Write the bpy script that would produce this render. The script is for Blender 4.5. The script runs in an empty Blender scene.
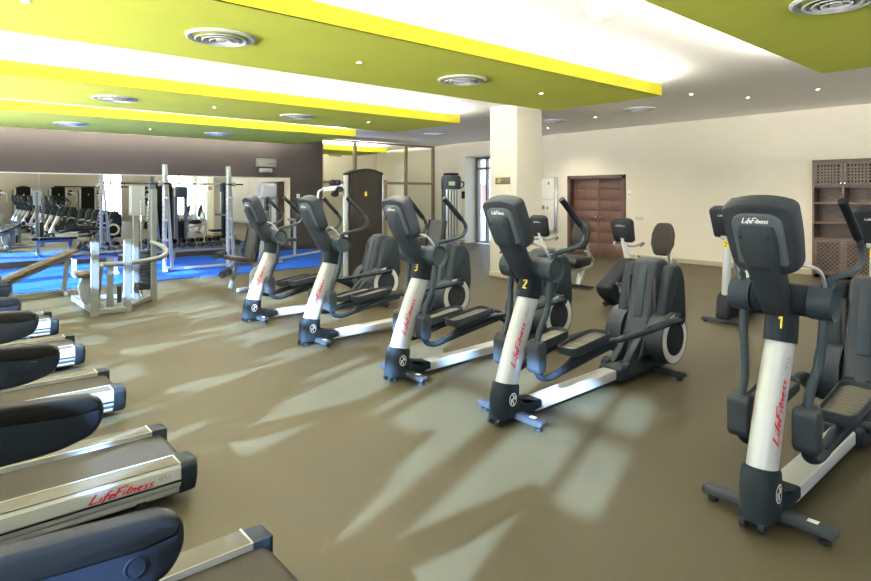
import bpy, bmesh, math, random
from mathutils import Vector, Matrix
random.seed(7)
S = bpy.context.scene
COL = S.collection
PI = math.pi
COVE, SUN, SKY, EXPO = 118., 25.0, .98, 0.92
def V(*a): return Vector(a)

# ---------------------------------------------------------------- materials
def mat(name, col, rough=.5, metal=0., noise=0., nscale=8., bump=0., bscale=60., coat=0., spec=.5, rvar=0.):
    m = bpy.data.materials.new(name); m.use_nodes = True
    nt = m.node_tree; b = nt.nodes['Principled BSDF']
    b.inputs['Roughness'].default_value = rough; b.inputs['Metallic'].default_value = metal
    b.inputs['Specular IOR Level'].default_value = spec; b.inputs['Coat Weight'].default_value = coat
    c = (col[0], col[1], col[2], 1)
    b.inputs['Base Color'].default_value = c
    if noise or bump or rvar:
        tc = nt.nodes.new('ShaderNodeTexCoord')
    if noise or rvar:
        n = nt.nodes.new('ShaderNodeTexNoise'); n.inputs['Scale'].default_value = nscale; n.inputs['Detail'].default_value = 6
        nt.links.new(tc.outputs['Object'], n.inputs['Vector'])
    if noise:
        r = nt.nodes.new('ShaderNodeValToRGB')
        r.color_ramp.elements[0].position = .3; r.color_ramp.elements[1].position = .7
        r.color_ramp.elements[0].color = (*[v*(1-noise) for v in col], 1)
        r.color_ramp.elements[1].color = (*[min(1, v*(1+noise)) for v in col], 1)
        nt.links.new(n.outputs['Fac'], r.inputs['Fac']); nt.links.new(r.outputs['Color'], b.inputs['Base Color'])
    if rvar:
        mr = nt.nodes.new('ShaderNodeMapRange'); mr.inputs['To Min'].default_value = rough-rvar; mr.inputs['To Max'].default_value = rough+rvar
        nt.links.new(n.outputs['Fac'], mr.inputs['Value']); nt.links.new(mr.outputs['Result'], b.inputs['Roughness'])
    if bump:
        n2 = nt.nodes.new('ShaderNodeTexNoise'); n2.inputs['Scale'].default_value = bscale; n2.inputs['Detail'].default_value = 4
        bp = nt.nodes.new('ShaderNodeBump'); bp.inputs['Strength'].default_value = bump; bp.inputs['Distance'].default_value = .01
        nt.links.new(tc.outputs['Object'], n2.inputs['Vector']); nt.links.new(n2.outputs['Fac'], bp.inputs['Height'])
        nt.links.new(bp.outputs['Normal'], b.inputs['Normal'])
    return m
def emit(name, col, strength):
    m = bpy.data.materials.new(name); m.use_nodes = True
    b = m.node_tree.nodes['Principled BSDF']
    b.inputs['Base Color'].default_value = (*col, 1)
    b.inputs['Emission Color'].default_value = (*col, 1); b.inputs['Emission Strength'].default_value = strength
    return m
def glass(name, tint=(1, 1, 1), refl=.06):
    m = bpy.data.materials.new(name); m.use_nodes = True
    nt = m.node_tree; nt.nodes.clear()
    o = nt.nodes.new('ShaderNodeOutputMaterial'); mx = nt.nodes.new('ShaderNodeMixShader')
    t = nt.nodes.new('ShaderNodeBsdfTransparent'); g = nt.nodes.new('ShaderNodeBsdfGlossy')
    t.inputs['Color'].default_value = (*tint, 1); g.inputs['Roughness'].default_value = .02
    mx.inputs['Fac'].default_value = refl
    nt.links.new(t.outputs[0], mx.inputs[1]); nt.links.new(g.outputs[0], mx.inputs[2]); nt.links.new(mx.outputs[0], o.inputs['Surface'])
    return m
def wood(name, c1, c2, scale=3., axis=(1, 1, 12), rough=.45):
    m = bpy.data.materials.new(name); m.use_nodes = True
    nt = m.node_tree; b = nt.nodes['Principled BSDF']; b.inputs['Roughness'].default_value = rough
    tc = nt.nodes.new('ShaderNodeTexCoord'); mp = nt.nodes.new('ShaderNodeMapping'); mp.inputs['Scale'].default_value = axis
    n = nt.nodes.new('ShaderNodeTexNoise'); n.inputs['Scale'].default_value = scale; n.inputs['Detail'].default_value = 8; n.inputs['Distortion'].default_value = .6
    r = nt.nodes.new('ShaderNodeValToRGB'); r.color_ramp.elements[0].position = .35; r.color_ramp.elements[1].position = .68
    r.color_ramp.elements[0].color = (*c1, 1); r.color_ramp.elements[1].color = (*c2, 1)
    nt.links.new(tc.outputs['Object'], mp.inputs[0]); nt.links.new(mp.outputs[0], n.inputs['Vector'])
    nt.links.new(n.outputs['Fac'], r.inputs['Fac']); nt.links.new(r.outputs[0], b.inputs['Base Color'])
    return m

M = {}
M['floor'] = mat('rubber_floor', (.053, .0455, .0245), .52, noise=.10, nscale=1.3, bump=.05, bscale=90, rvar=.06, spec=.22)
M['cream'] = mat('cream_paint', (.72, .68, .585), .85, noise=.02, nscale=2)
M['white'] = mat('white_ceiling_paint', (.88, .87, .85), .9)
M['greywall'] = mat('taupe_paint', (.040, .034, .032), .8, noise=.03, nscale=2, spec=.15)
M['lime'] = mat('lime_paint', (.74, .81, .125), .8, noise=.03, nscale=1.2, spec=.2)
M['yellow'] = mat('yellow_paint', (.62, .56, .020), .75)
M['skirt'] = mat('skirting_paint', (.42, .37, .28), .6)
M['char'] = mat('charcoal_plastic', (.015, .021, .026), .48, noise=.05, nscale=30, bump=.03, bscale=400, spec=.06)
M['ridge'] = mat('ridge_plastic', (.085, .10, .115), .4, spec=.3)  # lighter than slate: light reflected off the ridge is put into its colour
M['char2'] = mat('dark_plastic', (.012, .014, .017), .52, bump=.02, bscale=400, spec=.07)
M['slate'] = mat('slate_plastic', (.029, .035, .043), .46, bump=.02, bscale=400, spec=.10)
M['black'] = mat('black_rubber', (.014, .014, .015), .6, spec=.28)
M['silver'] = mat('silver_paint', (.52, .535, .55), .36, metal=.12, coat=.1)
M['rail'] = mat('rail_silver', (.50, .52, .55), .4, metal=.1)
M['alu'] = mat('brushed_aluminium', (.58, .60, .62), .32, metal=.7)
M['lite'] = mat('light_grey_plastic', (.52, .52, .48), .45)
M['chrome'] = mat('chrome', (.75, .76, .77), .12, metal=1.)
M['armgrey'] = mat('grey_powder_coat', (.031, .043, .053), .42, metal=.05, spec=.12)
M['red'] = mat('red_lettering', (.62, .015, .05), .4)
M['lgrey'] = mat('grey_lettering', (.22, .22, .23), .4)
M['wht'] = mat('white_lettering', (.85, .85, .85), .4)
M['yel'] = mat('yellow_sticker', (.85, .62, .03), .5)
M['belt'] = mat('tread_belt', (.034, .031, .024), .65, noise=.12, nscale=6, bump=.08, bscale=250, spec=.08)
M['railtop'] = mat('foot_rail_grey', (.10, .094, .075), .5, noise=.05, nscale=9, spec=.25)
M['navy'] = mat('navy_grey_plastic', (.015, .020, .030), .42, spec=.12)
M['navytop'] = mat('black_grip_plastic', (.010, .010, .010), .6, bump=.05, bscale=300, spec=.08)
M['mat'] = mat('blue_foam', (.010, .085, .50), .7, noise=.06, nscale=5, spec=.2)
M['pad'] = mat('brown_vinyl', (.062, .046, .030), .55, spec=.25)
M['padblack'] = mat('black_vinyl', (.018, .018, .020), .45, spec=.28)
M['frame'] = mat('silver_steel_frame', (.20, .215, .205), .45, metal=.3)
M['framew'] = mat('white_steel_frame', (.33, .36, .39), .45)
M['smoke'] = mat('smoked_shroud', (.010, .0092, .0075), .7, spec=.02)
M['wood'] = wood('mahogany_door', (.085, .042, .030), (.150, .078, .056), 2.5, (1, 14, 1))
M['woodf'] = wood('mahogany_frame', (.06, .030, .022), (.10, .052, .036), 3, (1, 1, 1))
M['shelf'] = wood('dark_teak', (.072, .047, .038), (.125, .083, .068), 3, (1, 2, 10))
M['brownmetal'] = mat('bronze_frame', (.20, .16, .11), .45, metal=.3)
M['greymetal'] = mat('grey_door_frame', (.22, .22, .21), .4, metal=.4)
M['glass'] = glass('clear_glass', (.97, .98, .97), .02)
M['doorglass'] = glass('dimming_door_glass', (.5, .51, .52), .02)  # grey put into the panes to cut the outdoor light on the reveal
M['backwall'] = mat('beige_back_wall', (.36, .32, .25), .85)
M['mirror'] = mat('mirror_silver', (.86, .88, .86), .0, metal=1.)
M['board'] = mat('white_board', (.78, .76, .70), .4)
M['bronze'] = mat('bronze_plate', (.10, .08, .05), .4, metal=.4)
M['greyplate'] = mat('grey_plate', (.30, .28, .26), .5)
M['vent'] = mat('vent_paint', (.66, .69, .72), .45)
M['lamp'] = emit('lamp_glow', (1, .93, .8), 25)
M['mesh'] = mat('seat_mesh', (.020, .018, .016), .8, bump=.3, bscale=500, spec=.15)
M['ground'] = mat('outdoor_paving', (.62, .60, .57), .9)
M['brick'] = mat('red_render', (.55, .20, .14), .9)
M['render'] = mat('white_render', (.75, .74, .72), .9)
M['leaf'] = mat('leaf_green', (.05, .12, .03), .6)

# ---------------------------------------------------------------- mesh builder
def superring(c, ux, uy, a, b, n=24, p=2.0):
    out = []
    for i in range(n):
        t = 2*PI*i/n; ct, st = math.cos(t), math.sin(t)
        x = math.copysign(abs(ct)**(2/p), ct)*a; y = math.copysign(abs(st)**(2/p), st)*b
        out.append(c + ux*x + uy*y)
    return out
def roundpoly(pts, r, n=4):
    """round the corners of a 2-D polygon; r is one radius or one per corner"""
    out = []; N = len(pts)
    for i in range(N):
        p = Vector(pts[i]); a = Vector(pts[i-1])-p; b = Vector(pts[(i+1) % N])-p
        rr = r[i] if isinstance(r, (list, tuple)) else r
        if rr <= 0: out.append(tuple(p)); continue
        la, lb = a.length, b.length; a.normalize(); b.normalize()
        d = min(rr, la*.48, lb*.48)
        p0 = p+a*d; p1 = p+b*d
        for k in range(n+1):
            t = k/n; q = p0*(1-t)**2 + p*2*t*(1-t) + p1*t*t
            out.append((q.x, q.y))
    return out
def smooth(path, sub=6):
    P = [Vector(p) for p in path]; out = []
    for i in range(len(P)-1):
        p0 = P[max(i-1, 0)]; p1 = P[i]; p2 = P[i+1]; p3 = P[min(i+2, len(P)-1)]
        for k in range(sub):
            t = k/sub
            out.append(.5*((2*p1)+(p2-p0)*t+(2*p0-5*p1+4*p2-p3)*t*t+(3*p1-p0-3*p2+p3)*t**3))
    out.append(P[-1]); return out
class MB:
    def __init__(s): s.b = bmesh.new()
    def face(s, vs):
        try: s.b.faces.new(vs)
        except ValueError: pass
    def loft(s, rings, caps=True, closed=False):
        R = [[s.b.verts.new(p) for p in r] for r in rings]; n = len(R[0])
        m = len(R) if closed else len(R)-1
        for i in range(m):
            A = R[i]; B = R[(i+1) % len(R)]
            for j in range(n): s.face((A[j], A[(j+1) % n], B[(j+1) % n], B[j]))
        if caps and not closed:
            s.face(R[0][::-1]); s.face(R[-1])
        return s
    def box(s, x0, x1, y0, y1, z0, z1, bev=0., seg=2, mtx=None):
        g = bmesh.ops.create_cube(s.b, size=1.)
        vs = g['verts']
        for v in vs:
            v.co = Vector(((x0+x1)/2+v.co.x*(x1-x0), (y0+y1)/2+v.co.y*(y1-y0), (z0+z1)/2+v.co.z*(z1-z0)))
        if mtx is not None:
            for v in vs: v.co = mtx @ v.co
        if bev:
            es = list({e for v in vs for e in v.link_edges})
            bmesh.ops.bevel(s.b, geom=es, offset=bev, segments=seg, profile=.5, affect='EDGES', clamp_overlap=True)
        return s
    def bar(s, p, q, w, h, up=(0, 0, 1), bev=.004):
        p, q, up = Vector(p), Vector(q), Vector(up)
        d = q-p; L = d.length; d.normalize()
        if abs(d.dot(up)) > .98: up = Vector((1, 0, 0))
        y = up.cross(d).normalized(); z = d.cross(y)
        m = Matrix((( d.x, y.x, z.x, p.x), (d.y, y.y, z.y, p.y), (d.z, y.z, z.z, p.z), (0, 0, 0, 1)))
        return s.box(0, L, -w/2, w/2, -h/2, h/2, bev, 2, m)
    def tube(s, path, r, n=12, sub=6, flat=1., caps=True, smoothed=True):
        P = smooth(path, sub) if smoothed and len(path) > 2 else [Vector(p) for p in path]
        rings = []; up = None
        for i, p in enumerate(P):
            t = (P[min(i+1, len(P)-1)]-P[max(i-1, 0)]).normalized()
            if up is None:
                up = Vector((0, 1, 0)) if abs(t.y) < .9 else Vector((0, 0, 1))
            u = (up - t*up.dot(t)).normalized(); w = t.cross(u); up = u
            rr = r[min(int(i*len(r)/len(P)), len(r)-1)] if isinstance(r, (list, tuple)) else r
            rings.append([p+u*rr*math.cos(2*PI*k/n)+w*rr*flat*math.sin(2*PI*k/n) for k in range(n)])
        return s.loft(rings, caps)
    def cyl(s, p, q, r, n=24, r2=None, bev=0.):
        p, q = Vector(p), Vector(q); r2 = r if r2 is None else r2
        d = (q-p).normalized(); up = Vector((0, 0, 1)) if abs(d.z) < .9 else Vector((1, 0, 0))
        u = up.cross(d).normalized(); w = d.cross(u)
        def ring(c, rr): return [c+u*rr*math.cos(2*PI*k/n)+w*rr*math.sin(2*PI*k/n) for k in range(n)]
        if bev:
            rs = []
            for k in range(4):
                a = PI/2*k/3; rs.append(ring(p+d*bev*(1-math.sin(a)), r-bev+bev*math.sin(a) if k else r-bev))
            for k in range(4):
                a = PI/2*(3-k)/3; rs.append(ring(q-d*bev*(1-math.sin(a)), r2-bev+bev*math.sin(a) if k < 3 else r2-bev))
        else: rs = [ring(p, r), ring(q, r2)]
        return s.loft(rs)
    def lathe(s, prof, c, axis=(0, 0, 1), n=32, caps=False):
        c = Vector(c); d = Vector(axis).normalized(); up = Vector((0, 0, 1)) if abs(d.z) < .9 else Vector((1, 0, 0))
        u = up.cross(d).normalized(); w = d.cross(u)
        return s.loft([[c+d*h+u*r*math.cos(2*PI*k/n)+w*r*math.sin(2*PI*k/n) for k in range(n)] for r, h in prof], caps)
    def prism(s, pts, a, b, plane='xz', bev=0., seg=2, f=None):
        """extrude a 2-D outline from a to b along the axis left over"""
        def P(u, v, w):
            if plane == 'xz': q = Vector((u, w, v))
            elif plane == 'xy': q = Vector((u, v, w))
            else: q = Vector((w, u, v))
            return f(q) if f else q
        if bev:
            N = len(pts); area = sum(pts[i-1][0]*pts[i][1]-pts[i][0]*pts[i-1][1] for i in range(N)); o = 1 if area > 0 else -1
            def inset(d):
                out = []
                for i in range(N):
                    t = (Vector(pts[(i+1) % N])-Vector(pts[i-1]))
                    if t.length > 1e-9: t.normalize()
                    out.append(Vector(pts[i])-Vector((t.y, -t.x))*o*d)
                return out
            rs = []; sg = 1 if b > a else -1
            for k in range(seg+1):
                t = PI/2*k/seg; rs.append([P(*p, a+sg*bev*(1-math.cos(t))) for p in inset(bev*(1-math.sin(t)))])
            for k in range(seg+1):
                t = PI/2*(1-k/seg); rs.append([P(*p, b-sg*bev*(1-math.cos(t))) for p in inset(bev*(1-math.sin(t)))])
            return s.loft(rs)
        return s.loft([[P(*p, a) for p in pts], [P(*p, b) for p in pts]])
    def strokes(s, strokes, f, w=.1, sub=3):
        """flat lettering strokes; f maps (u, v) onto the surface"""
        for st in strokes:
            pts = []
            for i in range(len(st)-1):
                for k in range(sub):
                    t = k/sub; pts.append((st[i][0]*(1-t)+st[i+1][0]*t, st[i][1]*(1-t)+st[i+1][1]*t))
            pts.append(st[-1]); prev = None
            for i, p in enumerate(pts):
                a = pts[max(i-1, 0)]; b = pts[min(i+1, len(pts)-1)]
                dx, dy = b[0]-a[0], b[1]-a[1]; L = math.hypot(dx, dy) or 1
                ww = w/2*(.75 if i in (0, len(pts)-1) else 1)
                nx, ny = -dy/L*ww, dx/L*ww
                cur = (s.b.verts.new(f(p[0]+nx, p[1]+ny)), s.b.verts.new(f(p[0]-nx, p[1]-ny)))
                if prev: s.face((prev[0], cur[0], cur[1], prev[1]))
                prev = cur
        return s
    def build(s, name, m, parent=None, angle=35, recalc=True):
        if recalc: bmesh.ops.recalc_face_normals(s.b, faces=s.b.faces)
        me = bpy.data.meshes.new(name); s.b.to_mesh(me); s.b.free()
        me.polygons.foreach_set('use_smooth', [True]*len(me.polygons))
        me.set_sharp_from_angle(angle=math.radians(angle))
        me.materials.append(M[m] if isinstance(m, str) else m)
        o = bpy.data.objects.new(name, me); COL.objects.link(o)
        if parent is not None: o.parent = parent
        return o
def tag(o, label=None, cat=None, group=None, kind=None):
    if label: o['label'] = label
    if cat: o['category'] = cat
    if group: o['group'] = group
    if kind: o['kind'] = kind
    return o
def empty(name, loc=(0, 0, 0), rz=0., label=None, cat=None, group=None):
    o = bpy.data.objects.new(name, None); COL.objects.link(o); o.empty_display_size = .1
    o.location = loc; o.rotation_euler = (0, 0, rz)
    return tag(o, label, cat, group)
def copy_tree(o, parent=None):
    c = o.copy(); COL.objects.link(c)
    if parent is not None: c.parent = parent
    for ch in list(o.children): copy_tree(ch, c)
    return c
def struct(name, mb, m, parent=None):
    o = mb.build(name, m, parent)
    if parent is None: o['kind'] = 'structure'
    return o

# ---------------------------------------------------------------- lettering (stroke alphabets, unit cap height)
SCRIPT = {
 'L': ([[(.08, 1.08), (.02, .5), (-.06, 0), (.06, .02), (.5, .12)]], .50),
 'i': ([[(.06, .5), (.02, 0)], [(.10, .78), (.12, .86)]], .17),
 'f': ([[(.36, .95), (.22, 1.0), (.14, .8), (.06, 0), (.0, -.2)], [(-.04, .5), (.32, .54)]], .26),
 'e': ([[(.04, .26), (.28, .32), (.26, .48), (.12, .5), (.03, .28), (.10, .02), (.32, .10)]], .36),
 'F': ([[(.10, 1.0), (.03, .4), (0, -.05)], [(-.06, .96), (.3, 1.0), (.62, 1.1)], [(.06, .52), (.40, .58)]], .48),
 't': ([[(.14, .85), (.06, .2), (.10, 0), (.22, .06)], [(-.06, .52), (.30, .58)]], .24),
 'n': ([[(.06, .5), (0, 0)], [(.03, .28), (.16, .48), (.28, .44), (.26, 0)]], .36),
 's': ([[(.30, .46), (.14, .5), (.06, .38), (.24, .2), (.20, .04), (.02, .02)]], .32),
}
BLOCK = {
 '9': ([[(.42, .6), (.3, .45), (.1, .48), (.02, .7), (.1, .95), (.3, 1), (.44, .85), (.42, .4), (.3, .05), (.06, .02)]], .6),
 '5': ([[(.42, 1), (.08, 1), (.05, .58), (.28, .62), (.44, .4), (.36, .06), (.18, 0), (.02, .08)]], .6),
 'X': ([[(.02, .72), (.4, 0)], [(.4, .72), (.02, 0)]], .5),
 'T': ([[(.0, .72), (.42, .72)], [(.2, .72), (.2, 0)]], .5),
 '1': ([[(.0, .74), (.22, 1), (.22, 0)]], .4),
 '2': ([[(.02, .78), (.12, .97), (.32, .98), (.42, .78), (.3, .5), (.0, .02), (.46, .02)]], .6),
 '3': ([[(.02, .88), (.2, 1), (.4, .86), (.36, .6), (.16, .53), (.38, .45), (.44, .2), (.24, 0), (.0, .1)]], .6),
}
def lay(word, table, slant=0., gap=.06):
    out = []; x = 0
    for ch in word:
        st, adv = table[ch]
        for s_ in st: out.append([(x+u+slant*v, v) for u, v in s_])
        x += adv+gap
    return out, x
LOGO, LOGO_W = lay('LifeFitness', SCRIPT, .30, .05)

# ---------------------------------------------------------------- room shell
XW, XE, YS, YN, ZC = -2.3, 13.2, -9.0, 15.46, 3.28
ZS = 3.0
struct('floor', MB().box(XW-.2, XE+.3, YS-.2, 20.2, -.12, 0), 'floor')
struct('ceiling', MB().box(XW-.2, XE+.3, YS-.2, 20.2, ZC, ZC+.15), 'white')
struct('wall_left', MB().box(XW-.2, 8.76, YN, YN+.2, 0, ZC), 'greywall')
w = MB()                                            # cream wall with the double door and the terrace doorway
for y0, y1, z0, z1 in ((YS, 8.16, 0, ZC), (8.16, 9.76, 2.03, ZC), (9.76, 12.15, 0, ZC), (12.15, 13.96, 2.83, ZC), (13.96, 20, 0, ZC)):
    w.box(XE, XE+.3, y0, y1, z0, z1)
for y0, y1, z0, z1 in ((11.9, 12.15, 0, ZC), (12.15, 13.96, 2.83, ZC), (13.96, 14.3, 0, ZC)): w.box(XE+.3, XE+.75, y0, y1, z0, z1)
struct('wall_right', w, 'cream')
struct('wall_far', MB().box(8.2, XE, 19.0, 19.2, 0, ZC), 'cream')
struct('wall_side', MB().box(8.2, 8.4, YN+.2, 19.0, 0, ZC), 'cream')
b = MB()
for y0, y1 in ((YS, 8.08), (9.84, 12.15), (13.96, 15.44)): b.box(XE-.015, XE, y0, y1, 0, .10)
struct('baseboard_right', b, 'skirt')
struct('baseboard_left', MB().box(7.8, 8.74, YN-.015, YN, 0, .10), 'greywall')
c = MB(); c.box(8.22, 8.95, 7.29, 7.98, 0, ZC, .008)
colm = struct('column', c, 'cream')
c = MB(); c.box(8.205, 8.965, 7.275, 7.995, 0, .10, .004); c.build('skirting', 'skirt', colm)

# window wall behind the treadmills, with mullions and transom; the sun comes in here
WIN = [(-8.4, -5.9, .9, ()), (-5.4, -3.2, .9, ()), (-.17, 1.86, 1.58, ((.19, .035), (.80, .10), (1.64, .05))), (1.97, 2.85, 1.40, ((2.62, .05),)), (3.25, 3.70, 1.25, ()), (4.1, 5.3, 1.25, ((4.7, .05),)),
       (5.65, 7.4, 1.2, ((6.2, .05), (6.9, .05))), (7.75, 9.3, 1.1, ((8.4, .05),)), (9.6, 11.4, 1.0, ((10.4, .04),)), (11.8, 13.4, 1.0, ((12.6, .04),))]
HEAD = 2.87
w = MB(); prev = YS
for y0, y1, SILL, ml in WIN:
    w.box(XW-.2, XW, prev, y0, 0, ZC); w.box(XW-.2, XW, y0, y1, 0, SILL); w.box(XW-.2, XW, y0, y1, HEAD, ZC); prev = y1
w.box(XW-.2, XW, prev, YN, 0, ZC)
struct('wall_front', w, 'cream')
for i, (y0, y1, SILL, ml) in enumerate(WIN):
    f = MB(); t = .05
    f.box(XW-.13, XW-.07, y0, y0+t, SILL, HEAD); f.box(XW-.13, XW-.07, y1-t, y1, SILL, HEAD)
    f.box(XW-.13, XW-.07, y0, y1, SILL, SILL+t); f.box(XW-.13, XW-.07, y0, y1, HEAD-t, HEAD)
    f.box(XW-.13, XW-.07, y0, y1, 2.44, 2.53)
    for yy, hw in ml: f.box(XW-.13, XW-.07, yy-hw, yy+hw, SILL, HEAD)
    o = struct('window_%d' % (i+1), f, 'greymetal')
# the wall at the camera's back, seen only in the mirror
w = MB(); prev = XW; BW = [(7.5, 8.7), (11.2, 13.0)]
for x0, x1 in BW:
    w.box(prev, x0, YS-.2, YS, 0, ZC); w.box(x0, x1, YS-.2, YS, 0, .25); w.box(x0, x1, YS-.2, YS, 2.85, ZC); prev = x1
w.box(prev, XE, YS-.2, YS, 0, ZC)
struct('wall_back', w, 'backwall')
for i, (x0, x1) in enumerate(BW):
    f = MB(); xm = (x0+x1)/2
    for a, b_ in ((x0, x0+.05), (x1-.05, x1), (xm-.03, xm+.03)): f.box(a, b_, YS-.13, YS-.07, .25, 2.85)
    f.box(x0, x1, YS-.13, YS-.07, .25, .3); f.box(x0, x1, YS-.13, YS-.07, 2.8, 2.85)
    struct('window_%d' % (i+11), f, 'greymetal')

# glazed partition continuing the grey wall
f = MB(); YP = YN+.03
for x0, x1 in ((8.74, 8.82), (9.92, 10.01), (11.92, 12.01), (XE-.08, XE)): f.box(x0, x1, YP, YP+.09, 0, ZC-.01)
for x0, x1 in ((8.82, 9.92), (10.01, 11.92), (12.01, XE-.08)):
    f.box(x0, x1, YP, YP+.09, ZC-.07, ZC-.01); f.box(x0, x1, YP, YP+.09, 1.93, 2.01); f.box(x0, x1, YP, YP+.09, 0, .1)
wp = struct('window_15', f, 'brownmetal')
for x0, x1 in ((8.82, 9.92), (10.01, 11.92), (12.01, XE-.08)):
    for z0, z1 in ((.1, 1.93), (2.01, ZC-.07)):
        MB().box(x0, x1, YP+.04, YP+.05, z0, z1).build('pane', 'glass', wp)
tag(MB().box(11.05, 11.55, 18.93, 19.0, 3.02, 3.20).build('air_grille', 'brownmetal'), 'brown air grille high on the wall of the room behind the glass', 'grille')

# timber double door
d = empty('door_1', (XE, 8.96, 0)); d['kind'] = 'structure'
f = MB()
f.box(-.04, .30, -.88, -.79, 0, 2.10); f.box(-.04, .30, .79, .88, 0, 2.10); f.box(-.04, .30, -.88, .88, 2.01, 2.10)
f.build('door_frame', 'woodf', d)
for sgn in (-1, 1):
    l = MB(); a, b_ = sorted((sgn*.004, sgn*.79))
    l.box(.13, .17, a, b_, .0, 2.01)
    for k in range(7):
        z = .03+k*.283; l.box(.122, .135, a+.02, b_-.02, z, z+.268, .006)
    lf = l.build('door_leaf', 'wood', d)
    h = MB(); y = sgn*.07
    h.cyl((.122, y, 1.0), (.09, y, 1.0), .024, 16, bev=.004); h.cyl((.09, y, 1.0), (.065, y, 1.0), .009, 10)
    h.cyl((.068, y-.005*sgn, 1.0), (.068, y+.11*sgn, 1.0), .009, 10, bev=.003)
    h.build('door_handle', 'chrome', lf)
# terrace doorway: deep reveal and glazed leaf
d = empty('door_2', (XE+.33, 13.05, 0)); d['kind'] = 'structure'
f = MB()
for y0, y1 in ((.78, .91), (.36, .44), (-.90, -.82)): f.box(.16, .24, y0, y1, 0, 2.83)
f.box(.16, .24, -.90, .91, 2.74, 2.83); f.box(.16, .24, -.90, .91, 0, .06); f.box(.16, .24, -.90, .91, 2.42, 2.48)
f.build('door_frame', 'greymetal', d)
for y0, y1 in ((.44, .78), (-.82, .36)):
    MB().box(.195, .205, y0, y1, .06, 2.74).build('pane', 'doorglass', d)
g = MB()
for k in range(14):
    y = .74-k*.115; g.box(.188, .194, y-.035, y, 1.03, 1.08)
g.build('safety_marks', 'lgrey', d)

# ---------------------------------------------------------------- dropped lime panels with yellow fascia and cove light
PANELS = [(.42, 2.26, 'lime green dropped ceiling panel at the top right corner', 7.9),
          (4.26, 6.27, 'widest lime panel with yellow edge ending in front of the column', 7.9),
          (8.50, 10.68, 'second lime panel with yellow edge, behind the widest one', 7.9),
          (12.05, 15.02, 'lime panel with yellow edge along the top of the grey wall', 7.75)]
def panel(y0, y1, label, xe, x0=XW, z=ZS):
    p = empty('ceiling_panel', ((x0+xe)/2, (y0+y1)/2, z), 0, label, 'ceiling panel', 'lime dropped ceiling panels')
    hx, hy = (xe-x0)/2, (y1-y0)/2
    MB().box(-hx, hx-.002, -hy+.002, hy, 0, .03).build('soffit', 'lime', p)
    f = MB()
    f.box(-hx, hx, -hy, -hy+.03, .0, .165); f.box(-hx, hx, hy-.03, hy, .03, .165)
    f.box(hx-.03, hx, -hy+.03, hy-.03, .03, .165)
    f.build('fascia', 'yellow', p)
    h = MB()
    for k in range(int(2*hx/2.2)+1):
        for yy in (-hy*.5, hy*.5): h.cyl((-hx+.7+k*2.1, yy, .03), (-hx+.7+k*2.1, yy, .28), .008, 8)
    h.build('hanger_rod', 'alu', p)
    return p
for a in PANELS: panel(*a)
panel(16.1, 18.0, 'lime panel with yellow edge seen through the glass partition', 11.6, 8.45)

def diffuser(x, y, z, label, r=.30):
    o = empty('ceiling_diffuser', (x, y, z), 0, label, 'air diffuser', 'round ceiling air diffusers')
    MB().lathe([(r, -.001), (r, -.012), (r*.93, -.022), (r*.80, -.012), (r*.80, -.001)], (0, 0, 0)).build('rim', 'vent', o)
    k = MB()
    for q, dz in ((.74, -.030), (.54, -.034), (.34, -.038)):
        k.lathe([(r*q, dz), (r*(q-.03), dz-.006), (r*(q-.17), dz+.024), (r*(q-.15), dz+.026), (r*q, dz+.004)], (0, 0, 0))
    k.lathe([(.001, -.040), (r*.13, -.038), (r*.15, -.030), (r*.12, -.004)], (0, 0, 0))
    k.build('cone', 'vent', o)
    return o
for x, y, z, l in ((1.95, 5.25, ZS, 'large round diffuser on the widest lime panel, nearest the top left'),
                   (4.92, 5.25, ZS, 'round diffuser on the widest lime panel, above the elliptical by the dark tower'),
                   (7.55, 5.6, ZS+9, None),
                   (2.0, 9.57, ZS, 'round diffuser at the left end of the second lime panel'),
                   (4.94, 9.60, ZS, 'round diffuser at the right end of the second lime panel'),
                   (2.05, 13.53, ZS, 'round diffuser at the left end of the panel over the grey wall'),
                   (4.96, 13.53, ZS, 'round diffuser on the grey wall panel above the wall sign'),
                   (4.99, 1.34, ZS, 'round diffuser on the top right lime panel'),
                   (10.58, 6.17, ZC, 'round diffuser on the white ceiling nearest the right wall'),
                   (10.75, 8.46, ZC, 'round diffuser on the white ceiling just right of the column'),
                   (10.58, 12.4, ZC, 'round diffuser on the white ceiling above the glass partition')):
    if l: diffuser(x, y, z, l)
def downlight(x, y, z, label, r=.035):
    o = empty('downlight', (x, y, z), 0, label, 'downlight', 'small recessed downlights')
    MB().lathe([(r, -.001), (r, -.006), (r*.72, -.008), (r*.70, -.001)], (0, 0, 0), n=20).build('ring', 'silver', o)
    MB().cyl((0, 0, -.001), (0, 0, -.005), r*.68, 16).build('lamp', 'lamp', o)
    ld = bpy.data.lights.new('downlight_beam', 'SPOT'); ld.energy = 120; ld.spot_size = 2.5; ld.spot_blend = .8; ld.color = (1, .90, .72); ld.shadow_soft_size = .05
    lo = bpy.data.objects.new('downlight_beam', ld); COL.objects.link(lo); lo.location = (x, y, z-.03)
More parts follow.
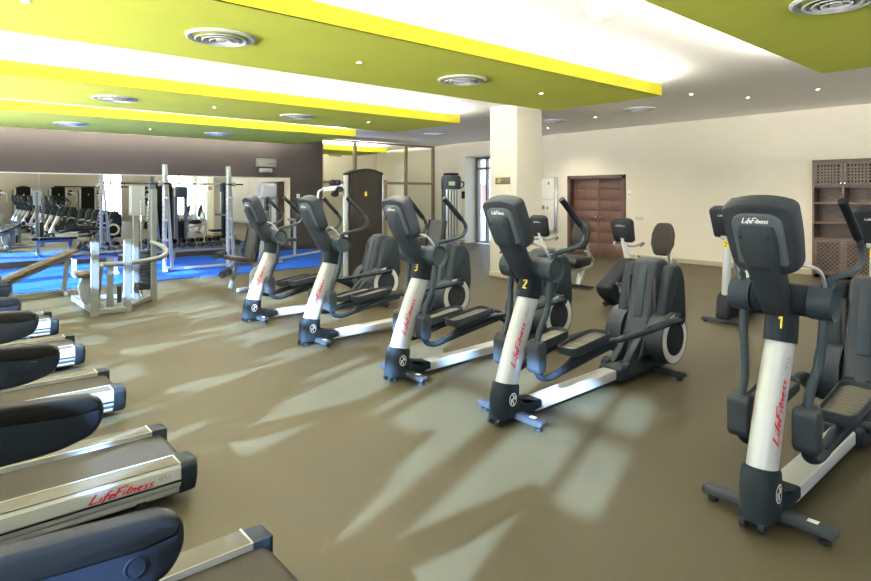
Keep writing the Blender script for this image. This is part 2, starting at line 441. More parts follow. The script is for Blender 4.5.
for x, y, z, l in ((3.44, 5.28, ZS, 'tiny downlight between the two diffusers of the widest lime panel'),
                   (6.41, 5.24, ZS, 'tiny downlight near the right end of the widest lime panel'),
                   (.5, 5.2, ZS, 'tiny downlight at the left border of the widest lime panel'),
                   (3.42, 9.5, ZS, 'tiny downlight between the diffusers of the second lime panel'),
                   (6.4, 9.5, ZS, 'tiny downlight near the right end of the second lime panel'),
                   (3.5, 13.53, ZS, 'tiny downlight on the panel along the grey wall'),
                   (9.67, 4.69, ZC, 'tiny ceiling light nearest the corner of the widest lime panel'),
                   (10.76, 3.15, ZC, 'tiny ceiling light above the lattice shelving'),
                   (10.73, 4.2, ZC, 'tiny ceiling light second from the lattice shelving'),
                   (10.93, 7.43, ZC, 'tiny ceiling light between the column and the wooden door'),
                   (11.8, 9.43, ZC, 'tiny ceiling light beside the top of the column')):
    downlight(x, y, z, l)
o = MB(); o.lathe([(.11, -.001), (.11, -.03), (.08, -.045), (.001, -.048)], (0, 0, 0), n=28)
o = o.build('smoke_detector', 'wht'); o.location = (4.73, 3.16, ZC); tag(o, 'round white detector on the ceiling between the two near lime panels', 'smoke detector')
# ---------------------------------------------------------------- elliptical trainer (x runs from the front boot to the rear drum)
X_, Y_, Z_ = V(1, 0, 0), V(0, 1, 0), V(0, 0, 1)
def column_axis(z):
    t = (z-.25)/.60
    return -.050+.242*t-.012*math.sin(PI*t), .088-.004*t, .066-.003*t          # centre x, half depth, half width
def column_point(z, phi, off=.0018):
    cx, a, b = column_axis(z)
    c, d = math.cos(phi), math.sin(phi)
    return V(cx+(a+off)*math.copysign(abs(c)**(2/2.15), c), (b+off)*math.copysign(abs(d)**(2/2.15), d), z)
def make_elliptical():
    r = empty('elliptical_trainer')
    # front boot with transverse foot bar
    bt = MB(); rings = []
    for x0, x1, hw, z in ((-.150, .23, .062, .035), (-.172, .25, .078, .050), (-.172, .25, .079, .085)):
        rings.append(superring(V((x0+x1)/2, 0, z), X_, Y_, (x1-x0)/2, hw, 28, 5))
    bt.loft(rings[:3])
    rings = []
    for z, cx, a, b_ in ((.05, -.055, .118, .078), (.10, -.062, .116, .082), (.18, -.064, .106, .082), (.262, -.050, .099, .078), (.275, -.046, .093, .072)):
        rings.append([p+Z_*((cx-p.x)*.22 if z > .15 else 0) for p in superring(V(cx, 0, z), X_, Y_, a, b_, 28, 2.6)])
    bt.loft(rings)
    bt.prism(roundpoly([(.0, .05), (.0, .19), (.06, .135), (.25, .112), (.25, .05)], [.01, .05, .06, .012, .01], 3), -.077, .077, 'xz', .012)
    boot = bt.build('front_boot', 'char', r)
    for s in (-1, 1):
        e = MB(); cx, cz = -.066, .180
        def em(u, v, s=s): return V(cx+u*-s*-1 if s < 0 else cx-u, s*.0842+s*-.002*(abs(u)/.034)**2, cz+v)
        ring = [(.034*math.cos(t*PI/12), .042*math.sin(t*PI/12)) for t in range(25)]
        e.strokes([ring], em, .006, 1)
        e.strokes([[(.004, .036), (-.010, .004), (.008, .006), (-.006, -.036)], [(-.018, .024), (-.022, -.006)], [(.020, .008), (.016, -.026)]], em, .009, 2)
        e.build('emblem', 'wht', boot, recalc=False)
    for s in (-1, 1): MB().cyl((-.150, s*.030, .032), (-.150, s*.054, .032), .028, 16, bev=.005).build('transport_wheel', 'black', r)
    fb = MB(); fb.prism(roundpoly([(-.045, .035), (-.035, .078), (.035, .078), (.045, .035)], .015, 3), -.30, .30, 'xz', .02, 3)
    fb = fb.build('front_foot_bar', 'slate', r)
    for s in (-1, 1):
        MB().cyl((0, s*.25, 0), (0, s*.25, .022), .026, 16, bev=.006).cyl((0, s*.25, .02), (0, s*.25, .04), .010, 8).build('levelling_foot', 'black', fb)
    MB().box(-.016, .016, -.225, -.180, .0782, .0794).build('sticker', 'wht', fb)
    # slanted silver column, lettering, neck
    cl = MB(); rings = []
    for k in range(13):
        z = .235+k*(.86-.235)/12; cx, a, b_ = column_axis(z)
        rings.append([p+Z_*(cx-p.x)*.22 for p in superring(V(cx, 0, z), X_, Y_, a, b_, 36, 2.15)])
    col = cl.loft(rings).build('column', 'silver', r, 50)
    for side in (-1, 1):
        def put(u, v, s=side):
            z = .385+u*.285/LOGO_W; ph = math.radians(246-(v-.4)*26)
            p = column_point(z, ph); p.z += (column_axis(z)[0]-p.x)*.22
            return V(p.x, p.y, p.z) if s < 0 else V(p.x, -p.y, p.z)
        lg = MB()
        if side < 0: lg.strokes(LOGO, put, .15, 2)
        else: lg.strokes([[(LOGO_W-u, v) for u, v in st] for st in LOGO], put, .15, 2)
        lg.build('logo_lettering', 'red', col, recalc=False)
        st, wd = lay('95X', BLOCK, 0)
        def put2(u, v, s=side):
            if s > 0: u = wd-u
            z = .715+u*.065/wd; ph = math.radians(246-(v-.5)*15)
            p = column_point(z, ph); p.z += (column_axis(z)[0]-p.x)*.22
            return V(p.x, p.y*(1 if s < 0 else -1), p.z)
        MB().strokes(st, put2, .10, 2).build('model_number', 'lgrey', col, recalc=False)
    nk = MB(); rings = []
    for z, cx, a, b_ in ((.838, .186, .092, .071), (.850, .190, .093, .072), (.95, .212, .090, .071), (1.04, .215, .088, .070), (1.11, .205, .070, .066)):
        rings.append([p+Z_*(cx-p.x)*(.22 if z < 1 else .1) for p in superring(V(cx, 0, z), X_, Y_, a, b_, 28, 2.3)])
    nk.loft(rings).build('neck', 'char', r, 50)
    hb = MB()
    hb.cyl((.215, -.128, 1.055), (.215, .128, 1.055), .079, 32, bev=.006)
    hb = hb.build('pivot_hub', 'char', r)
    for s in (-1, 1):
        for y, rr, q in ((.112, .079, .05), (.112, .079, 1.7), (.15, .0845, .35), (.215, .0845, .55)):
            cx, cz = math.cos(PI+q), math.sin(PI+q)
            MB().cyl((.215+(rr-.004)*cx, s*y, 1.055+(rr-.004)*cz), (.215+(rr+.002)*cx, s*y, 1.055+(rr+.002)*cz), .007, 8).build('bolt_hole', 'black', hb)
    # console leaning away from the user
    T = math.radians(-24)
    cm = Matrix.Translation((.03, 0, 1.235)) @ Matrix.Rotation(T, 4, 'Y')
    con = MB(); rings = []
    out = roundpoly([(-.150, .0), (-.166, .18), (-.163, .325), (-.09, .350), (0, .358), (.09, .350), (.163, .325), (.166, .18), (.150, .0), (.10, -.03), (-.10, -.03)], [.03, .08, .03, .05, .05, .05, .03, .08, .03, .03, .03], 4)
    def cr(x, sc, dz=0): return [cm @ V(x, p[0]*sc, .165+(p[1]-.165)*sc+dz) for p in out]
    con.loft([cr(-.040, .90), cr(-.036, .95), cr(-.020, .985), cr(.0, 1), cr(.045, 1), cr(.058, .985), cr(.062, .95)])
    con = con.build('console', 'slate', r, 30)
    scn = MB(); scn.loft([[cm @ V(.0625, y, z) for y, z in ((-.13, .05), (.13, .05), (.13, .30), (-.13, .30))], [cm @ V(.066, y, z) for y, z in ((-.125, .055), (.125, .055), (.125, .295), (-.125, .295))]])
    scn.build('screen', 'smoke', con)
    sp = MB(); rings = []
    for t, hw, xa, xb, p in ((-.19, .050, -.005, .09, 3), (-.16, .062, -.035, .09, 3), (-.04, .068, -.075, .08, 3.2), (.10, .076, -.098, .06, 3.5), (.22, .086, -.104, .03, 4), (.305, .084, -.094, .01, 4), (.338, .078, -.078, .0, 4), (.346, .066, -.055, .0, 4)):
        zc = -.10+t*1.0
        rings.append([cm @ q for q in superring(V((xa+xb)/2, 0, zc), V(1, 0, 0), V(0, 1, 0), (xb-xa)/2, hw, 28, p)])
    spine = sp.loft(rings).build('spine_cover', 'slate', con, 40)
    hood = MB()
    for z0, z1, hw, xx in ((.20, .300, .108, -.058),):
        pts = roundpoly([(-hw, z0-.16), (-hw, z1-.03), (-hw+.04, z1), (hw-.04, z1), (hw, z1-.03), (hw, z0-.16)], [0, .05, .04, .04, .05, 0], 5)
        hood.loft([[cm @ V(-.036, u*1.06, v) for u, v in pts], [cm @ V(xx+.006, u*1.02, v) for u, v in pts], [cm @ V(xx, u*.96, v-.004) for u, v in pts]])
    hood.build('back_ridge', 'ridge', con)
    lb = MB(); lw, ww = LOGO, LOGO_W
    def bd(u, v): return cm @ V(-.0600, (.5-u/ww)*.115, v*.026+.258)
    lb.strokes(lw, bd, .20, 2).build('logo_badge', 'wht', con, recalc=False)
    def slot(x, hw, z, h, dep):
        return MB().loft([[cm @ V(x+dx, y, zz) for y, zz in ((-hw, z), (hw, z), (hw, z+h), (-hw, z+h))] for dx in (0, dep)])
    for z in (.322, .312, .302): slot(-.0405, .12, z, .004, .006).build('vent_slot', 'black', con)
    for z in (.045, .036, .027): slot(-.1035, .045, z, .003, .006).build('vent_slot', 'black', spine)
    for y, z in ((-.135, .27), (.135, .27), (-.135, .06), (.135, .06), (0, .335), (-.145, .17)):
        MB().cyl(cm @ V(-.0425, y, z), cm @ V(-.036, y, z), .006, 8).build('screw', 'black', con)
    for y, z in ((-.062, .20), (.062, .20), (.05, -.02)):
        MB().cyl(cm @ V(-.1045+(.10-abs(z-.1))*.0, y, z), cm @ V(-.09, y, z), .006, 8).build('screw', 'black', spine)
    # fixed grips with pulse plates
    for s in (-1, 1):
        MB().tube([(.075, s*.10, 1.245), (.085, s*.165, 1.24), (.12, s*.195, 1.215), (.175, s*.200, 1.15), (.195, s*.19, 1.12)], .009, 10).build('fixed_grip', 'alu', r)
    # moving arms, pedals and drive links, one set each side
    for s in (-1, 1):
        ph = s                                   # the two sides sit half a turn apart
        ar = MB()
        ar.cyl((.215, s*.132, 1.055), (.215, s*.236, 1.055), .085, 32, bev=.020)
        dx = .0 if s < 0 else -.03
        ar.tube([(.215, s*.185, .99), (.20, s*.182, .88), (.185, s*.172, .76), (.140, s*.152, .65), (.112+dx, s*.146, .55), (.105+dx, s*.145, .47)], .022, 14)
        ar.tube([(.195, s*.195, 1.13), (.225, s*.205, 1.165), (.34, s*.25, 1.195), (.44, s*.272, 1.225), (.485, s*.272, 1.285), (.455, s*.270, 1.35), (.345, s*.262, 1.455)], .0165, 14)
        ar.cyl((.20, s*.195, 1.12), (.222, s*.204, 1.16), .025, 14, bev=.004)
        ar = ar.build('moving_arm', 'armgrey', r)
        gp = MB(); gp.tube([(.440, s*.269, 1.365), (.345, s*.262, 1.455), (.245, s*.252, 1.550)], .0215, 14); gp.build('grip', 'char2', ar)
        jb = MB()
        jx = .06+dx
        jb.prism(roundpoly([(-.005+jx, .375), (-.005+jx, .535), (.018+jx, .56), (.075+jx, .56), (.095+jx, .535), (.095+jx, .375), (.075+jx, .345), (.02+jx, .345)], .014, 3), s*.092, s*.200, 'xz', .014, 3)
        jb.build('arm_joint', 'slate', ar)
        zp = 0 if s < 0 else -.05
        crank = V(1.83, s*.295, .505) if s < 0 else V(1.66, s*.295, .20)
        lk = MB()
        path = [(.11+dx, s*.146, .37), (.15, s*.146, .305), (.25, s*.15, .285), (.38, s*.16, .32), (.52, s*.185, .39+zp), (.80, s*.215, .445+zp*1.2), (1.05, s*.25, .455+zp*1.6), (1.45, s*.285, .475+zp*2.5), crank]
        lk.tube(path, .033, 14, flat=.72)
        lk.cyl(crank-V(0, s*.035, 0), crank+V(0, s*.03, 0), .048, 20, bev=.012)
        lk.bar((.30, s*.155, .30), (.95, s*.23, .43+zp), .05, .05, bev=.015)
        lk.tube([(1.35, s*.275, .47+zp*2.3), crank], .040, 14, flat=.7)
        lk = lk.build('drive_link', 'char', r)
        pd = MB(); a = math.radians(-7); pm = Matrix.Translation((.60, s*.190, .480+zp)) @ Matrix.Rotation(a, 4, 'Y')
        o2 = roundpoly([(-.24, -.062), (-.20, -.085), (.20, -.092), (.24, -.06), (.24, .06), (.20, .092), (-.20, .085), (-.24, .062)], .04, 4)
        def pr_(sc, z): return [pm @ V(u*sc, v*(sc if sc == 1 else sc*.97), z) for u, v in o2]
        pd.loft([pr_(.90, -.035), pr_(.985, -.022), pr_(1, .0), pr_(1.0, .034), pr_(.965, .036), pr_(.945, .004)])
        pd = pd.build('pedal', 'slate', lk, 40)
        tr = MB(); tr.loft([pr_(.935, .004), pr_(.935, .009)])
        for k in range(9):
            u = -.18+k*.045; tr.loft([[pm @ V(u, -.066, .009), pm @ V(u+.02, -.066, .009), pm @ V(u+.02, .066, .009), pm @ V(u, .066, .009)], [pm @ V(u+.003, -.063, .012), pm @ V(u+.017, -.063, .012), pm @ V(u+.017, .063, .012), pm @ V(u+.003, .063, .012)]])
        tr.build('tread', 'railtop', pd)
    # silver centre beam
    bm_ = MB(); bm_.prism([(.20, .028), (.20, .104), (1.27, .125), (1.27, .045)], -.066, .066, 'xz', .010, 3)
    bm_.build('centre_beam', 'silver', r)
    # dark rear base with ramps
    rb = MB()
    rb.prism(roundpoly([(1.22, .03), (1.22, .135), (1.36, .15), (1.62, .18), (2.08, .18), (2.10, .04)], .02, 3), -.105, .105, 'xz', .015)
    for s in (-1, 1):
        rb.prism(roundpoly([(1.28, .10), (1.58, .36), (1.80, .36), (1.80, .06), (1.28, .05)], .02, 3), s*.03, s*.095, 'xz', .012)
        rb.cyl((1.32, s*.07, .14), (1.32, s*.125, .14), .034, 16, bev=.01)
    rb.build('rear_base', 'char', r)
    rf = MB(); rf.prism(roundpoly([(1.70, .03), (1.71, .068), (1.79, .068), (1.80, .03)], .015, 3), -.39, .39, 'xz', .02, 3)
    rf = rf.build('rear_foot_bar', 'char2', r)
    for s in (-1, 1): MB().cyl((1.75, s*.34, 0), (1.75, s*.34, .035), .026, 14, bev=.006).build('levelling_foot', 'black', rf)
    # shroud: centre tower and two side covers
    sh = MB()
    prof = roundpoly([(1.50, .16), (1.66, .50), (1.76, .90), (1.80, 1.0), (1.98, 1.01), (2.06, .88), (2.10, .45), (2.10, .16)], [.02, .1, .05, .06, .10, .1, .1, .02], 5)
    sh.prism(prof, -.115, .115, 'xz', .035, 4)
    sh = sh.build('drive_shroud', 'slate', r, 40)
    cs = MB(); cs.prism(roundpoly([(1.645, .50), (1.738, .88), (1.775, .96), (1.80, .90), (1.70, .50)], .02, 3), -.040, .040, 'xz', .01)
    cs.build('centre_strip', 'armgrey', sh)
    for s in (-1, 1):
        sd = MB()
        sd.prism(roundpoly([(1.66, .36), (1.70, .52), (1.80, .88), (1.84, .955), (1.99, .965), (2.07, .84), (2.10, .48), (2.06, .36)], [.03, .1, .05, .05, .09, .1, .1, .03], 5), s*.130, s*.238, 'xz', .034, 4)
        sd.build('side_cover', 'char', sh, 40)
        cv = MB(); cv.box(1.72, 2.06, min(s*.108, s*.14), max(s*.108, s*.14), .3, .86, .01); cv.build('cover_gap', 'black', sh)
        dm = MB(); dm.cyl((1.80, s*.120, .335), (1.80, s*.275, .335), .222, 48, bev=.012)
        dm = dm.build('drum', 'slate', r)
        rg = MB(); rg.lathe([(.212, .274), (.205, .279), (.150, .279), (.146, .275)], (1.80, 0, .335), (0, s, 0), 48); rg.build('drum_ring', 'lite', dm)
        cp = MB(); cp.lathe([(.147, .275), (.140, .283), (.06, .286), (.001, .286)], (1.80, 0, .335), (0, s, 0), 40); cp.build('crank_disc', 'char2', dm)
    return r
NUMS = {1: ('1', .26), 2: ('2', .26), 3: ('3', .26)}
def number_on_neck(root, ch):
    nk = next(c for c in root.children if c.name.startswith('neck'))
    st, wd = lay(ch, BLOCK, 0)
    def f(u, v):
        ph = math.radians(201+(u/.5-.5)*22); z = .90+v*.06
        cx = .190+(z-.85)*.22
        c, d = math.cos(ph), math.sin(ph)
        return V(cx+.0935*math.copysign(abs(c)**(2/2.3), c), .0735*math.copysign(abs(d)**(2/2.3), d), z-.0935*.22*c)
    MB().strokes(st, f, .16, 4).build('number_sticker', 'yel', nk, recalc=False)
EX = 3.07
proto = make_elliptical()
for i, (y, l) in enumerate(((1.12, 'elliptical trainer nearest the camera, with a yellow 1 below its console'),
                            (2.78, 'elliptical trainer with a yellow 2 on its neck, in front of the column'),
                            (4.02, 'middle elliptical trainer of the row, with the grey tower behind it'),
                            (5.57, 'elliptical trainer second farthest in the row, just left of the black tower'),
                            (7.05, 'farthest elliptical trainer of the row, in front of the blue mats'),
                            (-1.5, 'elliptical trainer beside the camera, seen only in the mirror, first of four'),
                            (-3.0, 'elliptical trainer beside the camera, seen only in the mirror, second of four'),
                            (-4.5, 'elliptical trainer beside the camera, seen only in the mirror, third of four'),
                            (-6.0, 'elliptical trainer beside the camera, seen only in the mirror, last of four'))):
    o = proto if i == 0 else copy_tree(proto)
    o.location = (EX, y, 0); tag(o, l, 'elliptical trainer', 'ellipticals in a row')
    ELL = globals().setdefault('ELL', []); ELL.append(o)
for o, ch in zip(ELL[:3], '123'): number_on_neck(o, ch)

# ---------------------------------------------------------------- treadmill (rear end at x = 0, console towards -x)
def make_treadmill():
    r = empty('treadmill'); W = .33
    bl = MB()
    pts = [(-1.55, .185), (-.06, .185)]
    pts += [(-.06+.065*math.sin(t), .12+.065*math.cos(t)) for t in [PI*k/10 for k in range(1, 11)]]
    pts += [(-1.55, .055)]
    bl.prism(pts, -W+.135, W-.135, 'xz'); bl.build('belt', 'belt', r, 30)
    dk = MB(); dk.box(-1.9, -.10, -W+.05, W-.05, .06, .17); dk.build('deck', 'char2', r)
    for s in (-1, 1):
        rl = MB()
        sec = [(W-.128, .205), (W-.03, .208), (W-.012, .204), (W-.002, .190), (W, .135), (W-.004, .128), (W-.010, .126), (W-.010, .120), (W-.002, .117), (W-.010, .098), (W-.030, .080), (W-.034, .058), (W-.045, .045), (W-.128, .045)]
        rl.prism([(s*y, z) for y, z in sec], -1.75, -.070, 'yz')
        rl = rl.build('side_rail', 'rail', r, 20)
        tp = MB(); tp.box(-1.72, -.080, min(s*(W-.126), s*(W-.012)), max(s*(W-.126), s*(W-.012)), .2062, .2105, .0015); tp.build('foot_strip', 'railtop', rl)
        ln = MB(); a, b_ = sorted((s*(W-.134), s*(W-.006))); ln.box(-.079, -.072, a, b_, .2062, .2112)
        a, b_ = sorted((s*(W-.134), s*(W-.129))); ln.box(-1.72, -.072, a, b_, .2062, .2113)
        ln.build('edge_line', 'lite', rl)
        gv = MB(); a, b_ = sorted((s*(W-.011), s*(W-.001))); gv.box(-1.75, -.070, a, b_, .1195, .1265); gv.build('groove', 'char2', rl)
        if s < 0:
            def put(u, v): return V(-.480+u*.275/LOGO_W, -(W-.0005)-.0012+max(0, (.19-(.137+v*.045)))*0.0, v*.038+.139)
            MB().strokes(LOGO, put, .16, 2).build('logo_lettering', 'red', rl, recalc=False)
            st, wd = lay('95T', BLOCK, .1)
            def put2(u, v): return V(-.180+u*.062/wd, -(W-.0005)-.0012, .146+v*.027)
            MB().strokes(st, put2, .10, 2).build('model_number', 'lgrey', rl, recalc=False)
        cp = MB(); rings = []
        for x, k, dz in ((-.072, 1.0, 0), (-.04, 1.0, 0), (-.012, .985, 0), (.004, .95, .002), (.010, .86, .006)):
            out = roundpoly([(W-.140, .214), (W-.02, .212), (W+.004, .19), (W+.004, .115), (W-.022, .045), (W-.140, .045)], [.004, .012, .012, .02, .02, .004], 3)
            cy, cz = W-.07, .125
            rings.append([V(x, s*(cy+(y-cy)*k), cz+(z-cz)*k+dz) for y, z in out])
        cp.loft(rings).build('end_cap', 'char', r, 40)
    ft = MB()
    for x in (-.25, -1.75):
        for s in (-1, 1): ft.cyl((x, s*.27, 0), (x, s*.27, .06), .032, 14, bev=.005)
    ft.build('feet', 'black', r)
    hd = MB(); hd.prism(roundpoly([(-2.15, .05), (-2.13, .20), (-1.98, .30), (-1.62, .30), (-1.50, .215), (-1.50, .05)], .05, 4), -W-.01, W+.01, 'xz', .03, 3)
    hd.build('motor_hood', 'char', r)
    for s in (-1, 1):
        up = MB(); up.tube([(-1.75, s*.34, .15), (-1.78, s*.36, .55), (-1.84, s*.41, 1.0), (-1.90, s*.39, 1.18)], .045, 16, flat=.7)
        up.build('upright', 'silver', r)
        am = MB()
        out = roundpoly([(-1.95, 1.025), (-1.20, .978), (-.70, .941), (-.672, .918), (-.668, .868), (-.695, .815), (-.80, .783), (-1.10, .775), (-1.50, .81), (-1.90, .91)], [.03, .3, .06, .03, .03, .10, .10, .2, .2, .03], 6)
        out = [(x+(.055 if s < 0 else .08), z) for x, z in out]
        am.prism(out, s*.425, s*.482, 'xz', .022, 4)
        am = am.build('side_arm', 'navy', r, 40)
        gr = MB()
        def gtop(x): return .978+(x+1.2)*(-.0774) if x > -1.2 else .978+(x+1.2)*-.0627
        g2 = [(x, gtop(x)+.004) for x in (-1.70, -1.2, -.95, -.76, -.715)]+[(-.682, .927), (-.677, .913)]+[(-.69, gtop(-.69)-.048), (-.76, gtop(-.76)-.060), (-.95, gtop(-.95)-.060), (-1.2, gtop(-1.2)-.060), (-1.70, gtop(-1.7)-.060)]
        g2 = [(x+(.055 if s < 0 else .08), z) for x, z in g2]
        gr.prism(g2, s*.422, s*.485, 'xz', .014, 3); gr.build('rubber_grip', 'navytop', am)
        bt = MB(); bt.lathe([(.021, .4815), (.021, .4855), (.018, .4860), (.0175, .4845), (.001, .4845)], (-.715, 0, .862), (0, s, 0), 28); bt.build('cap_button', 'navy', am)
    cs = MB()
    cs.prism(roundpoly([(-1.98, 1.02), (-2.10, 1.12), (-2.20, 1.50), (-2.14, 1.53), (-2.0, 1.18), (-1.86, 1.08), (-1.86, 1.02)], .02, 3), -.40, .40, 'xz', .03, 3)
    cs.build('console', 'char', r)
    return r
TX = 1.025
proto = make_treadmill()
for i, (y, l) in enumerate(((2.02, 'treadmill cut off at the bottom edge, its belt end in the corner'),
                            (3.44, 'treadmill with full red lettering and 95T on its silver rail'),
                            (4.93, 'third treadmill from the camera, rail end partly behind a rounded arm'),
                            (6.43, 'fourth treadmill from the camera, between two others'),
                            (7.92, 'farthest treadmill, in front of the steel pulley machine'),
                            (.34, 'treadmill right under the camera, known only by its shadow on the floor'))):
    o = proto if i == 0 else copy_tree(proto)
    o.location = (TX, y, 0); tag(o, l, 'treadmill', 'treadmills in a row')
    if i == 0: first = o
for a in [c for c in first.children if c.name.startswith('side_arm')]: a.location = (-.01, -.27, -.02)
# ---------------------------------------------------------------- exercise bikes
def tilt(x, z, deg): return Matrix.Translation((x, 0, z)) @ Matrix.Rotation(math.radians(deg), 4, 'Y')
def bike_console(r, x, z, deg, w=.17, h=.17):
    cm = tilt(x, z, deg); c = MB()
    out = roundpoly([(-w*.86, -h), (-w, h*.8), (-w*.7, h), (w*.7, h), (w, h*.8), (w*.86, -h)], .035, 4)
    c.loft([[cm @ V(a, u*k, v*k) for u, v in out] for a, k in ((-.05, .82), (-.042, .93), (-.02, 1), (.03, 1), (.045, .95))])
    c = c.build('console', 'char2', r, 35)
    ww = LOGO_W
    MB().strokes(LOGO, lambda u, v: cm @ V(-.0515, (.5-u/ww)*.14, h*.42+v*.022), .2, 2).build('logo_badge', 'wht', c, recalc=False)
    MB().loft([[cm @ V(.046, a*w*.75, b_*h*.75) for a, b_ in ((-1, -1), (1, -1), (1, 1), (-1, 1))], [cm @ V(.050, a*w*.72, b_*h*.72) for a, b_ in ((-1, -1), (1, -1), (1, 1), (-1, 1))]]).build('screen', 'smoke', c)
    return c
def pedals(r, x, z, hw):
    for s in (-1, 1):
        p = MB(); p.bar((x, s*hw, z), (x+s*.13, s*(hw+.01), z-s*.10), .022, .03, up=(0, 1, 0))
        p.cyl((x, s*(hw-.04), z), (x, s*(hw+.02), z), .03, 16, bev=.005)
        p = p.build('crank', 'alu', r)
        q = MB(); q.box(x+s*.13-.05, x+s*.13+.05, min(s*(hw+.02), s*(hw+.12)), max(s*(hw+.02), s*(hw+.12)), z-s*.10-.015, z-s*.10+.015, .006); q.build('pedal', 'black', p)
def make_recumbent():
    r = empty('recumbent_bike')
    f = MB(); f.prism(roundpoly([(-.04, .02), (-.03, .06), (.03, .06), (.04, .02)], .012, 3), -.30, .30, 'xz', .015)
    for s in (-1, 1): f.cyl((0, s*.26, 0), (0, s*.26, .03), .025, 12)
    f.build('front_foot_bar', 'char2', r)
    s_ = MB(); s_.prism(roundpoly([(-.50, .36), (-.46, .24), (-.22, .07), (.42, .07), (.50, .26), (.30, .54), (.22, .67), (.10, .70), (.03, .65)], [.05, .06, .06, .05, .1, .1, .05, .03, .03], 5), -.115, .115, 'xz', .05, 4)
    s_ = s_.build('shroud', 'char2', r, 40)
    d = MB()
    for s in (-1, 1): d.lathe([(.045, .114), (.04, .120), (.001, .121)], (-.22, 0, .30), (0, s, 0), 20)
    d.build('cover_disc', 'lite', s_)
    c = MB(); c.loft([superring(V(x, 0, z), X_, Y_, .038, .045, 20, 2.2) for x, z in ((.15, .64), (.12, .75), (.06, .90), (.03, .98))]); c.build('column', 'wht', r)
    bike_console(r, .02, 1.09, -16)
    g = MB()
    for s in (-1, 1): g.tube([(.07, s*.03, .88), (.06, s*.12, .87), (.09, s*.19, .89), (.20, s*.20, .92), (.26, s*.17, .89), (.24, s*.13, .86)], .014, 10)
    g.build('hand_grips', 'lgrey', r)
    pedals(r, -.22, .30, .14)
    b = MB(); b.bar((.40, 0, .18), (1.40, 0, .40), .10, .09, bev=.01); b.bar((1.05, 0, .05), (1.15, 0, .33), .09, .08, bev=.01); b.build('seat_rail', 'alu', r)
    b = MB(); b.prism(roundpoly([(.98, .02), (.99, .06), (1.09, .06), (1.10, .02)], .012, 3), -.28, .28, 'xz', .015); b.build('rear_foot_bar', 'char2', r)
    b = MB(); b.prism(roundpoly([(.66, .44), (.70, .56), (1.14, .545), (1.18, .48), (1.14, .40), (.81, .36)], .05, 4), -.20, .20, 'xz', .04, 4); b.build('seat', 'padblack', r, 40)
    b = MB(); cm = tilt(1.12, .93, 12)
    b.loft([superring(cm @ V(0, 0, z), cm.to_3x3() @ X_, Y_, a, w_, 24, 2.4) for z, a, w_ in ((-.27, .012, .08), (-.24, .03, .13), (-.10, .040, .185), (.05, .042, .185), (.16, .038, .15), (.215, .025, .11), (.23, .01, .07))]); b.build('seat_back', 'mesh', r, 60)
    b = MB(); b.tube([(1.36, 0, .40), (1.32, 0, .6), (1.20, 0, .95)], .025, 10)
    for s in (-1, 1): b.tube([(1.16, 0, .46), (1.12, s*.24, .46), (.98, s*.28, .60), (.84, s*.28, .66)], .016, 10)
    b.build('seat_frame', 'alu', r)
    return r
pr0 = make_recumbent()
for i, (x, y, l) in enumerate(((7.26, 4.50, 'recumbent exercise bike alone in front of the cream wall, dark oval seat back'),
                               (7.26, 5.98, 'recumbent exercise bike in front of the wooden door, half hidden by an elliptical'))):
    o = pr0 if i == 0 else copy_tree(pr0)
    o.location = (x, y, 0); tag(o, l, 'exercise bike', 'recumbent bikes')
def make_upright():
    r = empty('upright_bike')
    f = MB(); f.prism(roundpoly([(-.04, .02), (-.03, .06), (.03, .06), (.04, .02)], .012, 3), -.26, .26, 'xz', .015)
    for s in (-1, 1): f.cyl((0, s*.22, 0), (0, s*.22, .03), .025, 12)
    f.build('front_foot_bar', 'char2', r)
    h = MB(); h.prism(roundpoly([(-.05, .10), (.0, .34), (.16, .42), (.60, .52), (.86, .40), (.90, .06), (-.02, .05)], [.05, .06, .08, .12, .1, .03, .03], 5), -.09, .09, 'xz', .04, 4); h.build('wheel_housing', 'char2', r, 40)
    c = MB(); c.loft([superring(V(x, 0, z), X_, Y_, .040, .048, 20, 2.2) for x, z in ((.06, .30), (.085, .55), (.115, .85), (.13, 1.06))]); c = c.build('column', 'silver', r)
    n = MB(); n.box(.072, .082, -.035, .035, .93, 1.01); n.build('number_sticker', 'yel', c)
    k = MB(); k.strokes(lay('2', BLOCK)[0], lambda u, v: V(.0712, .016-u*.06, .945+v*.05), .15).build('sticker_numeral', 'black', c, recalc=False)
    bike_console(r, .09, 1.25, -16, .19, .20)
    t = MB(); t.cyl((.12, -.07, 1.055), (.12, .07, 1.055), .035, 16, bev=.006); t.build('neck_joint', 'lite', r)
    g = MB()
    for s in (-1, 1): g.tube([(.13, s*.03, 1.05), (.20, s*.14, 1.06), (.34, s*.20, 1.08), (.42, s*.18, 1.16)], .015, 10)
    g.build('handlebar', 'char2', r)
    pedals(r, .46, .30, .11)
    b = MB(); b.prism(roundpoly([(.90, .02), (.91, .06), (.99, .06), (1.0, .02)], .012, 3), -.24, .24, 'xz', .015); b.bar((.6, 0, .06), (.95, 0, .05), .09, .06); b.build('rear_foot_bar', 'char2', r)
    b = MB(); b.cyl((.70, 0, .44), (.80, 0, .88), .028, 14); b.build('seat_post', 'alu', r)
    b = MB(); b.loft([superring(V(x, 0, .91+dz), Y_, Z_, w_, hh, 20, 2.3) for x, w_, hh, dz in ((.60, .02, .015, 0), (.66, .045, .035, .0), (.78, .09, .045, .0), (.90, .125, .05, .012), (.95, .10, .04, .02), (.965, .05, .02, .02))]); b.build('saddle', 'padblack', r, 60)
    return r
up0 = make_upright()
for i, (y, l) in enumerate(((3.16, 'upright exercise bike with a yellow 2 sticker, behind the nearest elliptical'),
                            (1.66, 'upright exercise bike at the right border in front of the dark shelving'))):
    o = up0 if i == 0 else copy_tree(up0)
    o.location = (7.34, y, 0); tag(o, l, 'exercise bike', 'upright bikes')

